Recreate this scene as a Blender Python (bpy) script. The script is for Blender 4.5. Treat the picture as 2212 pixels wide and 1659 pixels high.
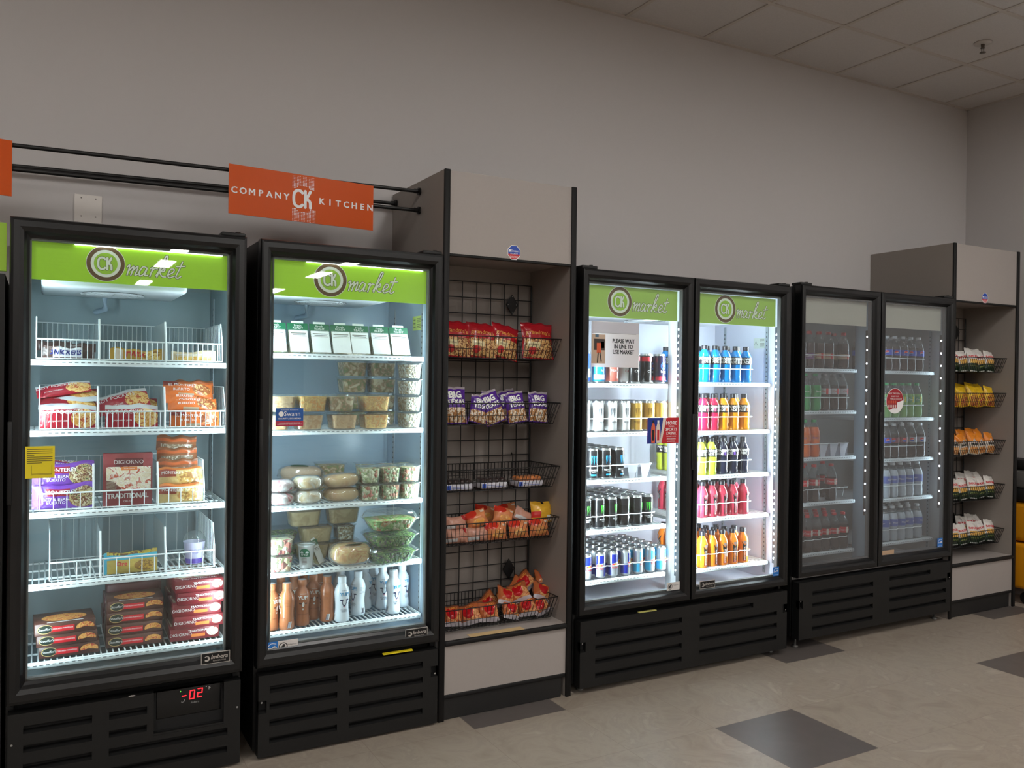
import bpy, bmesh, math, random
from mathutils import Vector, Matrix, noise
for o in list(bpy.data.objects): bpy.data.objects.remove(o)
SC = bpy.context.scene
COL = SC.collection
PI = math.pi
RND = random.Random(11)

# ---------------------------------------------------------------- camera
CAM = Vector((0.0, -3.4029, 1.5137)); YAW, PITCH, ROLL, FPX = 0.50733, -0.00473, 0.01283, 1828.13
FWD = Vector((math.sin(YAW)*math.cos(PITCH), math.cos(YAW)*math.cos(PITCH), math.sin(PITCH)))
_rt = Vector((math.cos(YAW), -math.sin(YAW), 0)); _up = _rt.cross(FWD)
RT = _rt*math.cos(ROLL) + _up*math.sin(ROLL); UP = -_rt*math.sin(ROLL) + _up*math.cos(ROLL)
cd = bpy.data.cameras.new('camera'); cd.sensor_width = 36; cd.lens = FPX*36/2212; cd.clip_start = .05
cam = bpy.data.objects.new('camera', cd); COL.objects.link(cam)
m3 = Matrix((RT, UP, -FWD)).transposed()
cam.matrix_world = Matrix.Translation(CAM) @ m3.to_4x4()
SC.camera = cam
def at(px, y, py=1000.):
    """world x of photo column px (near row py) on the plane at depth y"""
    d = FWD + RT*((px-1106)/FPX) - UP*((py-829.5)/FPX)
    return (CAM + d*((y-CAM.y)/d.y)).x
def atp(px, py, y):
    d = FWD + RT*((px-1106)/FPX) - UP*((py-829.5)/FPX)
    p = CAM + d*((y-CAM.y)/d.y); return p.x, p.z

# ---------------------------------------------------------------- light levels, world, exposure
ROOM_LAMP = 38.          # emission of the ceiling diffusers
LED_POWER = {'freezer': 9.5, 'sandwich': 13.0, 'energy': 26.0, 'sport': 29.0, 'soda': 1.0, 'cola': 1.7}
W = bpy.data.worlds.new('world'); SC.world = W; W.use_nodes = True
W.node_tree.nodes['Background'].inputs[0].default_value = (.5, .47, .45, 1)
W.node_tree.nodes['Background'].inputs[1].default_value = .02
SC.view_settings.view_transform = 'Standard'; SC.view_settings.look = 'None'
SC.view_settings.exposure = 0.0; SC.view_settings.gamma = 1
SC.cycles.transparent_max_bounces = 24; SC.cycles.max_bounces = 8
SC.cycles.sample_clamp_indirect = 4; SC.cycles.caustics_reflective = False; SC.cycles.caustics_refractive = False

# ---------------------------------------------------------------- materials
def lin(c):
    return tuple(((x/255)/12.92 if x/255 <= .04045 else ((x/255+.055)/1.055)**2.4) for x in c[:3]) + (1,)
MATS = {}
def newmat(name):
    m = bpy.data.materials.new(name); m.use_nodes = True; MATS[name] = m
    nt = m.node_tree; return m, nt, nt.nodes['Principled BSDF']
def mat(name, col=None, rough=.5, metal=0., emit=0., coat=0., bump=0., bscale=60., var=0., vscale=8., spec=.5):
    if name in MATS: return MATS[name]
    m, nt, b = newmat(name); N = nt.nodes; L = nt.links
    b.inputs['Base Color'].default_value = lin(col); b.inputs['Roughness'].default_value = rough
    b.inputs['Metallic'].default_value = metal; b.inputs['Coat Weight'].default_value = coat
    b.inputs['Specular IOR Level'].default_value = spec
    if emit:
        b.inputs['Emission Color'].default_value = lin(col); b.inputs['Emission Strength'].default_value = emit
    tc = N.new('ShaderNodeTexCoord')
    if bump:
        n = N.new('ShaderNodeTexNoise'); n.inputs['Scale'].default_value = bscale; n.inputs['Detail'].default_value = 4
        L.new(tc.outputs['Object'], n.inputs['Vector'])
        bp = N.new('ShaderNodeBump'); bp.inputs['Strength'].default_value = bump; bp.inputs['Distance'].default_value = .004
        L.new(n.outputs['Fac'], bp.inputs['Height']); L.new(bp.outputs[0], b.inputs['Normal'])
    if var:
        n = N.new('ShaderNodeTexNoise'); n.inputs['Scale'].default_value = vscale; n.inputs['Detail'].default_value = 5
        L.new(tc.outputs['Object'], n.inputs['Vector'])
        mx = N.new('ShaderNodeMix'); mx.data_type = 'RGBA'
        c = lin(col); mx.inputs[6].default_value = tuple(x*(1-var) for x in c[:3])+(1,); mx.inputs[7].default_value = tuple(min(1, x*(1+var)) for x in c[:3])+(1,)
        L.new(n.outputs['Fac'], mx.inputs[0]); L.new(mx.outputs[2], b.inputs['Base Color'])
    return m
def clear(name, tint=(255, 255, 255), refl=.9, rough=.03, haze=0., hazecol=(230, 235, 235)):
    """thin clear sheet: transparent with a fresnel reflection and a little milky scatter"""
    if name in MATS: return MATS[name]
    m, nt, b = newmat(name); N = nt.nodes; L = nt.links; N.remove(b)
    out = N['Material Output']
    t = N.new('ShaderNodeBsdfTransparent'); t.inputs[0].default_value = lin(tint)
    g = N.new('ShaderNodeBsdfGlossy'); g.inputs['Roughness'].default_value = rough; g.inputs[0].default_value = (1, 1, 1, 1)
    fr = N.new('ShaderNodeLayerWeight'); fr.inputs[0].default_value = .5
    pw = N.new('ShaderNodeMath'); pw.operation = 'POWER'; pw.inputs[1].default_value = 5.; L.new(fr.outputs['Facing'], pw.inputs[0])
    mu = N.new('ShaderNodeMath'); mu.operation = 'MULTIPLY_ADD'; mu.inputs[1].default_value = .9*refl; mu.inputs[2].default_value = .035*refl
    L.new(pw.outputs[0], mu.inputs[0])
    base = t
    if haze:
        d = N.new('ShaderNodeBsdfDiffuse'); d.inputs[0].default_value = lin(hazecol)
        mh = N.new('ShaderNodeMixShader'); mh.inputs[0].default_value = haze
        L.new(t.outputs[0], mh.inputs[1]); L.new(d.outputs[0], mh.inputs[2]); base = mh
    mx = N.new('ShaderNodeMixShader'); L.new(mu.outputs[0], mx.inputs[0]); L.new(base.outputs[0], mx.inputs[1]); L.new(g.outputs[0], mx.inputs[2])
    L.new(mx.outputs[0], out.inputs[0]); return m
def _ramp(nt, cols):
    r = nt.nodes.new('ShaderNodeValToRGB'); r.color_ramp.interpolation = 'CONSTANT'
    e = r.color_ramp.elements
    while len(e) < len(cols): e.new(.5)
    for i, c in enumerate(cols):
        e[i].position = .28 + .44*i/len(cols) if i else 0.; e[i].color = lin(c)
    return r
def _foodnode(nt, cols, scale, coord='Object'):
    N = nt.nodes; L = nt.links; tc = N.new('ShaderNodeTexCoord'); oi = N.new('ShaderNodeObjectInfo')
    ad = N.new('ShaderNodeVectorMath'); ad.operation = 'ADD'
    sc = N.new('ShaderNodeMath'); sc.operation = 'MULTIPLY'; sc.inputs[1].default_value = 37.
    L.new(oi.outputs['Random'], sc.inputs[0]); L.new(tc.outputs[coord], ad.inputs[0]); L.new(sc.outputs[0], ad.inputs[1])
    n = N.new('ShaderNodeTexNoise'); n.inputs['Scale'].default_value = scale; n.inputs['Detail'].default_value = 3; n.inputs['Distortion'].default_value = 1.2
    L.new(ad.outputs[0], n.inputs['Vector']); r = _ramp(nt, cols); L.new(n.outputs['Fac'], r.inputs[0]); return n, r
def food(name, cols, scale=60, rough=.6, chunk=False):
    if name in MATS: return MATS[name]
    m, nt, b = newmat(name); n, r = _foodnode(nt, cols, scale); L = nt.links
    r.color_ramp.interpolation = 'LINEAR'
    if chunk:
        v = nt.nodes.new('ShaderNodeTexVoronoi'); v.inputs['Scale'].default_value = scale; v.distance = 'MANHATTAN'; L.new(n.inputs['Vector'].links[0].from_socket, v.inputs['Vector'])
        sx = nt.nodes.new('ShaderNodeSeparateColor'); L.new(v.outputs['Color'], sx.inputs[0])
        mr = nt.nodes.new('ShaderNodeMapRange'); mr.inputs[3].default_value = .28; mr.inputs[4].default_value = .72; L.new(sx.outputs[0], mr.inputs[0]); L.new(mr.outputs[0], r.inputs[0])
        n2 = nt.nodes.new('ShaderNodeMath'); n2.operation = 'MULTIPLY'; n2.inputs[1].default_value = -1.5; L.new(v.outputs['Distance'], n2.inputs[0]); h = n2.outputs[0]
    else: h = n.outputs['Fac']
    L.new(r.outputs[0], b.inputs['Base Color']); b.inputs['Roughness'].default_value = rough
    bp = nt.nodes.new('ShaderNodeBump'); bp.inputs['Strength'].default_value = .8; bp.inputs['Distance'].default_value = .006
    L.new(h, bp.inputs['Height']); L.new(bp.outputs[0], b.inputs['Normal']); return m
def printed(name, base, layers, rough=.28, bump=.5, bscale=45):
    """printed film: flat shapes in the sheet's own UV space"""
    if name in MATS: return MATS[name]
    m, nt, b = newmat(name); N = nt.nodes; L = nt.links
    tc = N.new('ShaderNodeTexCoord'); sp = N.new('ShaderNodeSeparateXYZ'); L.new(tc.outputs['UV'], sp.inputs[0])
    def M(op, a, c):
        n = N.new('ShaderNodeMath'); n.operation = op
        for i, v in ((0, a), (1, c)):
            if isinstance(v, (int, float)): n.inputs[i].default_value = v
            else: L.new(v, n.inputs[i])
        return n.outputs[0]
    u, v = sp.outputs[0], sp.outputs[1]
    cur = None
    for l in layers:
        if l[0] in ('rect', 'foodrect'):
            k = M('MULTIPLY', M('MULTIPLY', M('GREATER_THAN', u, l[1]), M('LESS_THAN', u, l[3])), M('MULTIPLY', M('GREATER_THAN', v, l[2]), M('LESS_THAN', v, l[4])))
        else:
            a = M('DIVIDE', M('SUBTRACT', u, l[1]), l[3]); c = M('DIVIDE', M('SUBTRACT', v, l[2]), l[4])
            k = M('LESS_THAN', M('ADD', M('MULTIPLY', a, a), M('MULTIPLY', c, c)), 1.)
        mx = N.new('ShaderNodeMix'); mx.data_type = 'RGBA'; L.new(k, mx.inputs[0])
        if cur is None: mx.inputs[6].default_value = lin(base)
        else: L.new(cur, mx.inputs[6])
        if l[0].startswith('food'):
            _, r = _foodnode(nt, l[5], l[6], 'Object'); L.new(r.outputs[0], mx.inputs[7])
        else: mx.inputs[7].default_value = lin(l[5])
        cur = mx.outputs[2]
    if cur is None: b.inputs['Base Color'].default_value = lin(base)
    else: L.new(cur, b.inputs['Base Color'])
    b.inputs['Roughness'].default_value = rough
    n = N.new('ShaderNodeTexNoise'); n.inputs['Scale'].default_value = bscale; L.new(tc.outputs['Object'], n.inputs['Vector'])
    bp = N.new('ShaderNodeBump'); bp.inputs['Strength'].default_value = bump; bp.inputs['Distance'].default_value = .006
    L.new(n.outputs['Fac'], bp.inputs['Height']); L.new(bp.outputs[0], b.inputs['Normal']); return m

BLACK = mat('black_plastic', (15, 15, 15), .48, spec=.4)
BLACKG = mat('black_gloss_frame', (14, 14, 15), .3, spec=.45)
BLACKM = mat('black_wire', (18, 17, 18), .45)
DARK = mat('dark_gap', (6, 6, 7), .8)
WHITE = mat('white_print', (240, 240, 238), .5)
WIRE = mat('white_coated_wire', (225, 232, 234), .4)
LINER = mat('cooler_liner', (162, 182, 198), .27)
LINERW = mat('white_liner', (226, 230, 234), .35)
SILVER = mat('brushed_aluminium', (200, 202, 205), .28, 1.)
CHROME = mat('chrome_screw', (190, 190, 192), .25, 1.)
GLASS = clear('door_glass', (246, 250, 249), 1.25, .015, haze=.006)
GLASSD = clear('soda_door_glass', (235, 238, 240), 1.25, .02, haze=.075, hazecol=(205, 200, 198))  # pale haze mixed into the glass imitates room reflections veiling these doors
SHELL = clear('clear_clamshell', (240, 244, 243), 1.0, .06, haze=.06)
PETCLEAR = clear('clear_bottle', (225, 230, 230), 1.0, .06, haze=.05)

# ---------------------------------------------------------------- mesh builder
TXT = {}
def glyphs(body, bold=0., shear=0.):
    k = (body, bold, shear)
    if k not in TXT:
        c = bpy.data.curves.new('t', 'FONT'); c.body = body; c.size = 1; c.align_x = 'CENTER'; c.align_y = 'CENTER'
        c.offset = bold; c.shear = shear; c.resolution_u = 2; c.space_line = .82
        o = bpy.data.objects.new('t', c); COL.objects.link(o)
        bpy.context.view_layer.update()
        me = bpy.data.meshes.new_from_object(o.evaluated_get(bpy.context.evaluated_depsgraph_get()))
        TXT[k] = ([(v.co.x, v.co.y) for v in me.vertices], [tuple(p.vertices) for p in me.polygons])
        bpy.data.objects.remove(o); bpy.data.curves.remove(c); bpy.data.meshes.remove(me)
    return TXT[k]
class MB:
    def __init__(s): s.v = []; s.f = []; s.m = []; s.sm = []; s.uv = []; s.mats = []
    def mi(s, m):
        if m not in s.mats: s.mats.append(m)
        return s.mats.index(m)
    def face(s, idx, m, smooth=False, uv=None):
        s.f.append(tuple(idx)); s.m.append(s.mi(m)); s.sm.append(smooth); s.uv.append(uv)
    def poly(s, pts, m, smooth=False, uv=None):
        n = len(s.v); s.v += [tuple(p) for p in pts]; s.face(range(n, n+len(pts)), m, smooth, uv)
    def box(s, x0, y0, z0, x1, y1, z1, m, skip=''):
        n = len(s.v); s.v += [(x, y, z) for z in (z0, z1) for y in (y0, y1) for x in (x0, x1)]
        for k, q in (('b', (0, 2, 3, 1)), ('t', (4, 5, 7, 6)), ('f', (0, 1, 5, 4)), ('k', (2, 6, 7, 3)), ('l', (0, 4, 6, 2)), ('r', (1, 3, 7, 5))):
            if k not in skip: s.face([n+i for i in q], m)
    def rbox(s, x0, y0, z0, x1, y1, z1, m, r=.004, seg=2):
        bm = bmesh.new(); bmesh.ops.create_cube(bm, size=1)
        for v in bm.verts: v.co = Vector(((x0+x1)/2+v.co.x*(x1-x0), (y0+y1)/2+v.co.y*(y1-y0), (z0+z1)/2+v.co.z*(z1-z0)))
        bmesh.ops.bevel(bm, geom=bm.edges[:], offset=min(r, (x1-x0)*.45, (y1-y0)*.45, (z1-z0)*.45), segments=seg, affect='EDGES', profile=.5)
        s.addbm(bm, m, True); bm.free()
    def addbm(s, bm, m, smooth=True):
        n = len(s.v); bm.verts.index_update(); s.v += [tuple(v.co) for v in bm.verts]
        for f in bm.faces: s.face([n+v.index for v in f.verts], m, smooth)
    def lathe(s, prof, m, n=20, cx=0, cy=0, ms=None, sx=1, sy=1, smooth=True):
        b = len(s.v)
        for r, z in prof:
            for i in range(n):
                a = 2*PI*i/n; s.v.append((cx+r*math.sin(a)*sx, cy-r*math.cos(a)*sy, z))
        for j in range(len(prof)-1):
            mm = ms[j] if ms else m
            for i in range(n):
                k = (i+1) % n; s.face((b+j*n+i, b+j*n+k, b+(j+1)*n+k, b+(j+1)*n+i), mm, smooth)
    def tube(s, pts, r, m, n=5, closed=False, cap=False):
        P = [Vector(p) for p in pts]; K = len(P); b = len(s.v)
        for i, p in enumerate(P):
            a = P[(i-1) % K] if (i or closed) else p; c = P[(i+1) % K] if (i < K-1 or closed) else p
            t = (c-a); t = t.normalized() if t.length > 1e-9 else Vector((0, 0, 1))
            h = Vector((0, 0, 1)) if abs(t.z) < .9 else Vector((1, 0, 0))
            e1 = t.cross(h).normalized(); e2 = t.cross(e1)
            for k in range(n):
                q = p + e1*r*math.cos(2*PI*k/n) + e2*r*math.sin(2*PI*k/n); s.v.append(tuple(q))
        for i in range(K if closed else K-1):
            j = (i+1) % K
            for k in range(n): s.face((b+i*n+k, b+i*n+(k+1) % n, b+j*n+(k+1) % n, b+j*n+k), m, True)
        if cap:
            s.face([b+k for k in range(n)], m); s.face([b+(K-1)*n+k for k in range(n)][::-1], m)
    def surf(s, fn, nu, nv, m, smooth=True, flip=False):
        b = len(s.v)
        for j in range(nv+1):
            for i in range(nu+1): s.v.append(tuple(fn(i/nu, j/nv)))
        for j in range(nv):
            for i in range(nu):
                q = (b+j*(nu+1)+i, b+j*(nu+1)+i+1, b+(j+1)*(nu+1)+i+1, b+(j+1)*(nu+1)+i)
                uv = ((i/nu, j/nv), ((i+1)/nu, j/nv), ((i+1)/nu, (j+1)/nv), (i/nu, (j+1)/nv))
                if flip: q = q[::-1]; uv = uv[::-1]
                s.face(q, m, smooth, uv)
    def text(s, body, mp, m, size=.02, cx=0, cy=0, bold=.01, shear=0., sx=1.):
        vs, fs = glyphs(body, 0., shear); lay = 0
        for ox, oy in (((-bold, -bold*.5), (bold, -bold*.5), (-bold, bold*.5), (bold, bold*.5)) if bold > .012 else ((0, 0),)):
            e = .002; o0 = Vector(mp(cx, cy)); nn = (Vector(mp(cx+e, cy))-o0).cross(Vector(mp(cx, cy+e))-o0).normalized()*(.00012*lay); lay += 1
            n = len(s.v); s.v += [tuple(Vector(mp(cx+(x+ox)*size*sx, cy+(y+oy)*size))+nn) for x, y in vs]
            for f in fs: s.face([n+i for i in f], m)
    def rect(s, mp, u0, v0, u1, v1, m, nu=1, nv=1):
        n = len(s.v)
        for j in range(nv+1):
            for i in range(nu+1): s.v.append(tuple(mp(u0+(u1-u0)*i/nu, v0+(v1-v0)*j/nv)))
        for j in range(nv):
            for i in range(nu): s.face((n+j*(nu+1)+i, n+j*(nu+1)+i+1, n+(j+1)*(nu+1)+i+1, n+(j+1)*(nu+1)+i), m)
    def ell(s, mp, cx, cy, rx, ry, m, n=24, a0=0, a1=2*PI, inner=0.):
        b = len(s.v)
        k = n if abs(a1-a0-2*PI) < 1e-6 else n+1
        if inner:
            for i in range(n+1):
                a = a0+(a1-a0)*i/n; s.v.append(tuple(mp(cx+rx*math.cos(a), cy+ry*math.sin(a)))); s.v.append(tuple(mp(cx+rx*inner*math.cos(a), cy+ry*inner*math.sin(a))))
            for i in range(n): s.face((b+2*i+1, b+2*i, b+2*i+2, b+2*i+3), m)
        else:
            s.v.append(tuple(mp(cx, cy)))
            for i in range(n+1):
                a = a0+(a1-a0)*i/n; s.v.append(tuple(mp(cx+rx*math.cos(a), cy+ry*math.sin(a))))
            for i in range(n): s.face((b, b+1+i, b+2+i), m)
    def stroke(s, pts, w, mp, m, smooth=True):
        P = pts
        if smooth and len(pts) > 2:
            P = []
            for i in range(len(pts)-1):
                p0 = pts[max(0, i-1)]; p1 = pts[i]; p2 = pts[i+1]; p3 = pts[min(len(pts)-1, i+2)]
                for k in range(5):
                    t = k/5
                    P.append(tuple(.5*(2*p1[c]+(p2[c]-p0[c])*t+(2*p0[c]-5*p1[c]+4*p2[c]-p3[c])*t*t+(3*p1[c]-p0[c]-3*p2[c]+p3[c])*t**3) for c in (0, 1)))
            P.append(pts[-1])
        Q = [P[0]]+[p for a, p in zip(P, P[1:]) if math.hypot(p[0]-a[0], p[1]-a[1]) > 1e-7]
        K = len(Q); L = []; Rr = []
        for i, p in enumerate(Q):
            a = Q[max(0, i-1)]; c = Q[min(K-1, i+1)]
            d1 = Vector((p[0]-a[0], p[1]-a[1])); d2 = Vector((c[0]-p[0], c[1]-p[1]))
            d1 = d1.normalized() if d1.length > 1e-9 else d2.normalized(); d2 = d2.normalized() if d2.length > 1e-9 else d1
            t = (d1+d2); t = t.normalized() if t.length > 1e-6 else d1
            k = min(1.6, 1/max(.35, t.dot(d1))); nx, ny = -t.y*w/2*k, t.x*w/2*k
            L.append((p[0]+nx, p[1]+ny)); Rr.append((p[0]-nx, p[1]-ny))
        b = len(s.v)
        for l, r in zip(L, Rr): s.v.append(tuple(mp(*r))); s.v.append(tuple(mp(*l)))
        for i in range(K-1): s.face((b+2*i, b+2*i+2, b+2*i+3, b+2*i+1), m)
        for i, q, sg in ((0, Q[0], 1), (K-1, Q[-1], 0)):
            a0 = math.atan2(L[i][1]-q[1], L[i][0]-q[0]) if sg else math.atan2(Rr[i][1]-q[1], Rr[i][0]-q[0])
            s.ell(mp, q[0], q[1], w/2, w/2, m, n=6, a0=a0, a1=a0+PI)
    def mesh(s, name):
        me = bpy.data.meshes.new(name); me.from_pydata(s.v, [], s.f)
        for m in s.mats: me.materials.append(m)
        me.polygons.foreach_set('material_index', s.m); me.polygons.foreach_set('use_smooth', s.sm)
        if any(u is not None for u in s.uv):
            ul = me.uv_layers.new(name='UVMap'); k = 0
            for f, u in zip(s.f, s.uv):
                for i in range(len(f)):
                    if u is not None: ul.data[k].uv = u[i]
                    k += 1
        me.update(); return me
    def build(s, name, parent=None, loc=None, rz=0):
        o = bpy.data.objects.new(name, s.mesh(name)); COL.objects.link(o)
        if parent is not None: o.parent = parent
        if loc is not None: o.location = loc
        if rz: o.rotation_euler.z = rz
        return o
def XZ(x0=0, z0=0, y=0): return lambda u, v: (x0+u, y, z0+v)
def XY(x0=0, y0=0, z=0): return lambda u, v: (x0+u, y0+v, z)
def CYL(rf, z0=0, off=.0004, a0=0.):
    def f(u, v):
        r = (rf(z0+v) if callable(rf) else rf)+off; a = a0+u/r
        return (r*math.sin(a), -r*math.cos(a), z0+v)
    return f
def profr(prof):
    def f(z):
        for (r0, z0), (r1, z1) in zip(prof, prof[1:]):
            if z0 <= z <= z1 and z1 > z0: return r0+(r1-r0)*(z-z0)/(z1-z0)
        return prof[0][0]
    return f
def tag(o, label, cat, group=None, kind=None):
    if label: o['label'] = label
    if cat: o['category'] = cat
    if group: o['group'] = group
    if kind: o['kind'] = kind
    return o
def empty(name, loc=(0, 0, 0), rz=0, label=None, cat=None, group=None):
    o = bpy.data.objects.new(name, None); COL.objects.link(o); o.location = loc; o.rotation_euler.z = rz
    o.empty_display_size = .02
    return tag(o, label, cat, group)
def structure(o): o['kind'] = 'structure'; return o
KIT = {}
def kit(kind, name, parts): KIT[kind] = (name, [(p[0], p[1].mesh(p[0]), p[2] if len(p) > 2 else -1) for p in parts])
def place(kind, label, cat, loc, rz=0., group=None, rx=0., ry=0., sc=None):
    name, parts = KIT[kind]
    if len(parts) == 1:
        r = bpy.data.objects.new(name, parts[0][1]); COL.objects.link(r)
    else:
        r = bpy.data.objects.new(name, None); COL.objects.link(r); r.empty_display_size = .02; made = []
        for pn, me, pi in parts:
            c = bpy.data.objects.new(pn, me); COL.objects.link(c); c.parent = r if pi < 0 else made[pi]; made.append(c)
    r.location = loc; r.rotation_euler = (rx, ry, rz)
    if sc: r.scale = sc if isinstance(sc, tuple) else (sc, sc, sc)
    return tag(r, label, cat, group)
ORD = ['first', 'second', 'third', 'fourth', 'fifth', 'sixth', 'seventh', 'eighth', 'ninth', 'tenth']

# ================================================================ the room
X0, X1, Y0, Y1, HC = -7.0, 6.2414, -19.5, .6301, 3.647
wallm = mat('painted_wall', (200, 196, 195), .8, var=.012, vscale=30)
wallf = mat('darkened_far_wall', (104, 94, 90), .8)  # unseen walls, tone darkened to cut bounce light and deepen shadows
tilem, nt, b = newmat('vinyl_floor_tiles'); N, L = nt.nodes, nt.links
tc = N.new('ShaderNodeTexCoord'); sp = N.new('ShaderNodeSeparateXYZ'); L.new(tc.outputs['Object'], sp.inputs[0])
def MM(op, a, c=0., nt=nt):
    n = nt.nodes.new('ShaderNodeMath'); n.operation = op
    for i, v in ((0, a), (1, c)):
        if isinstance(v, (int, float)): n.inputs[i].default_value = v
        else: nt.links.new(v, n.inputs[i])
    return n.outputs[0]
TS = .4706
gx = MM('DIVIDE', MM('SUBTRACT', sp.outputs[0], 2.592-TS*40), TS); gy = MM('DIVIDE', MM('SUBTRACT', sp.outputs[1], -1.0795-TS*60), TS)
ix, iy = MM('FLOOR', gx), MM('FLOOR', gy)
mx4, my4 = MM('MODULO', ix, 4), MM('MODULO', iy, 4)
same = MM('COMPARE', MM('SUBTRACT', mx4, my4), 0.); same.node.inputs[2].default_value = .1
even = MM('COMPARE', MM('MODULO', ix, 2), 0.); even.node.inputs[2].default_value = .1
dark = MM('MULTIPLY', same, even)
fx, fy = MM('FRACT', gx), MM('FRACT', gy)
edge = MM('MINIMUM', MM('MINIMUM', fx, MM('SUBTRACT', 1., fx)), MM('MINIMUM', fy, MM('SUBTRACT', 1., fy)))
seam = MM('LESS_THAN', edge, .0035)
cmb = N.new('ShaderNodeCombineXYZ'); L.new(MM('ADD', sp.outputs[0], MM('MULTIPLY', ix, 3.7)), cmb.inputs[0]); L.new(MM('ADD', sp.outputs[1], MM('MULTIPLY', iy, 5.3)), cmb.inputs[1])
nz = N.new('ShaderNodeTexNoise'); nz.inputs['Scale'].default_value = 4.2; nz.inputs['Detail'].default_value = 7; nz.inputs['Roughness'].default_value = .62; nz.inputs['Distortion'].default_value = 1.6
L.new(cmb.outputs[0], nz.inputs['Vector'])
rp = N.new('ShaderNodeValToRGB'); e = rp.color_ramp.elements; e[0].position = .3; e[0].color = lin((136, 124, 111)); e[1].position = .7; e[1].color = lin((166, 155, 142))
q = e.new(.5); q.color = lin((153, 142, 129)); q = e.new(.57); q.color = lin((145, 134, 122)); L.new(nz.outputs['Fac'], rp.inputs[0])
rd = N.new('ShaderNodeValToRGB'); e = rd.color_ramp.elements; e[0].color = lin((80, 74, 70)); e[1].color = lin((100, 93, 90)); L.new(nz.outputs['Fac'], rd.inputs[0])
m1 = N.new('ShaderNodeMix'); m1.data_type = 'RGBA'; L.new(dark, m1.inputs[0]); L.new(rp.outputs[0], m1.inputs[6]); L.new(rd.outputs[0], m1.inputs[7])
m2 = N.new('ShaderNodeMix'); m2.data_type = 'RGBA'; m2.inputs[7].default_value = lin((120, 106, 94)); L.new(MM('MULTIPLY', seam, .45), m2.inputs[0]); L.new(m1.outputs[2], m2.inputs[6])
L.new(m2.outputs[2], b.inputs['Base Color']); b.inputs['Roughness'].default_value = .42
ceilm = mat('ceiling_tile', (204, 199, 196), .9, var=.10, vscale=120)
gridm = mat('ceiling_grid_paint', (196, 188, 180), .7)

mb = MB(); mb.box(X0, Y0, -.05, X1, Y1, 0, tilem); structure(mb.build('floor'))
mb = MB(); mb.box(X0, Y0, HC, X1, Y1, HC+.05, ceilm); ceil = structure(mb.build('ceiling'))
mb = MB()
cx = 2.963
for i in range(-17, 6): mb.box(cx+.596*i-.012, Y0, HC-.006, cx+.596*i+.012, Y1, HC+.001, gridm)
for j in range(-33, 1): mb.box(X0, .0605+.596*j-.012, HC-.0065, X1, .0605+.596*j+.012, HC+.001, gridm)
mb.box(X0, Y1-.022, HC-.008, X1, Y1, HC, gridm); mb.box(X1-.022, Y0, HC-.008, X1, Y1, HC, gridm)
mb.build('ceiling_grid', ceil)
mb = MB(); mb.box(X0-.1, Y1, 0, X1+.1, Y1+.1, HC, wallm); structure(mb.build('wall_back'))
mb = MB(); mb.box(X1, Y0, 0, X1+.1, Y1, HC, wallm); structure(mb.build('wall_right'))
mb = MB(); mb.box(X0-.1, Y0, 0, X0, Y1, HC, wallf); structure(mb.build('wall_left'))
mb = MB(); mb.box(X0-.1, Y0-.1, 0, X1+.1, Y0, HC, wallf); structure(mb.build('wall_front'))

# recessed ceiling lights behind the camera
lampm = mat('light_diffuser', (255, 252, 248), .6, emit=ROOM_LAMP)
mb = MB(); fm = mat('white_light_frame', (220, 218, 214), .5)
for a in ((-.17, -.6, .17, -.57), (-.17, .57, .17, .6), (-.17, -.57, -.14, .57), (.14, -.57, .17, .57)): mb.box(a[0], a[1], -.012, a[2], a[3], .0, fm)
md = MB(); md.box(-.14, -.57, -.008, .14, .57, -.002, lampm)
kit('light', 'ceiling_light', [('light_frame', mb), ('light_diffuser', md)])
for i, x in enumerate((-4.2, -1.1, 2.03, 5.0)):
    for j, y in enumerate((-2.25, -5.3, -8.4, -11.6, -13.9, -17.7)):
        place('light', 'long white ceiling light panel, part of the grid of lights behind the viewer', 'ceiling light', (x, y, HC), group='ceiling lights behind the viewer')
mb = MB(); wh = mat('sprinkler_white', (196, 190, 184), .4)
mb.lathe([(0, -.001), (.052, -.001), (.05, -.008), (.03, -.012), (.0, -.012)], wh)
mb.lathe([(.011, -.012), (.010, -.032), (.014, -.036), (.0, -.037)], mat('sprinkler_metal', (110, 100, 92), .35, .8))
mb.box(-.012, -.0015, -.062, -.009, .0015, -.034, MATS['sprinkler_metal']); mb.box(.009, -.0015, -.062, .012, .0015, -.034, MATS['sprinkler_metal'])
mb.lathe([(0, -.062), (.018, -.062), (.018, -.065), (0, -.065)], MATS['sprinkler_metal'])
tag(mb.build('sprinkler_head', None, (5.091, -.207, HC)), 'small white sprinkler head hanging from the ceiling tile at right', 'sprinkler')

# blank cover plate on the wall
mb = MB(); pm = mat('wall_plate_paint', (224, 218, 212), .5)
mb.rbox(.113, .622, 2.10, .220, .6299, 2.277, pm, .003)
for x in (.14, .195):
    for z in (2.262, 2.185): mb.ell(XZ(0, 0, .6215), x, z, .003, .003, mat('screw_grey', (120, 115, 110), .4), 8)
tag(mb.build('cover_plate'), 'blank off-white cover plate on the wall above the freezer', 'cover plate')

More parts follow.
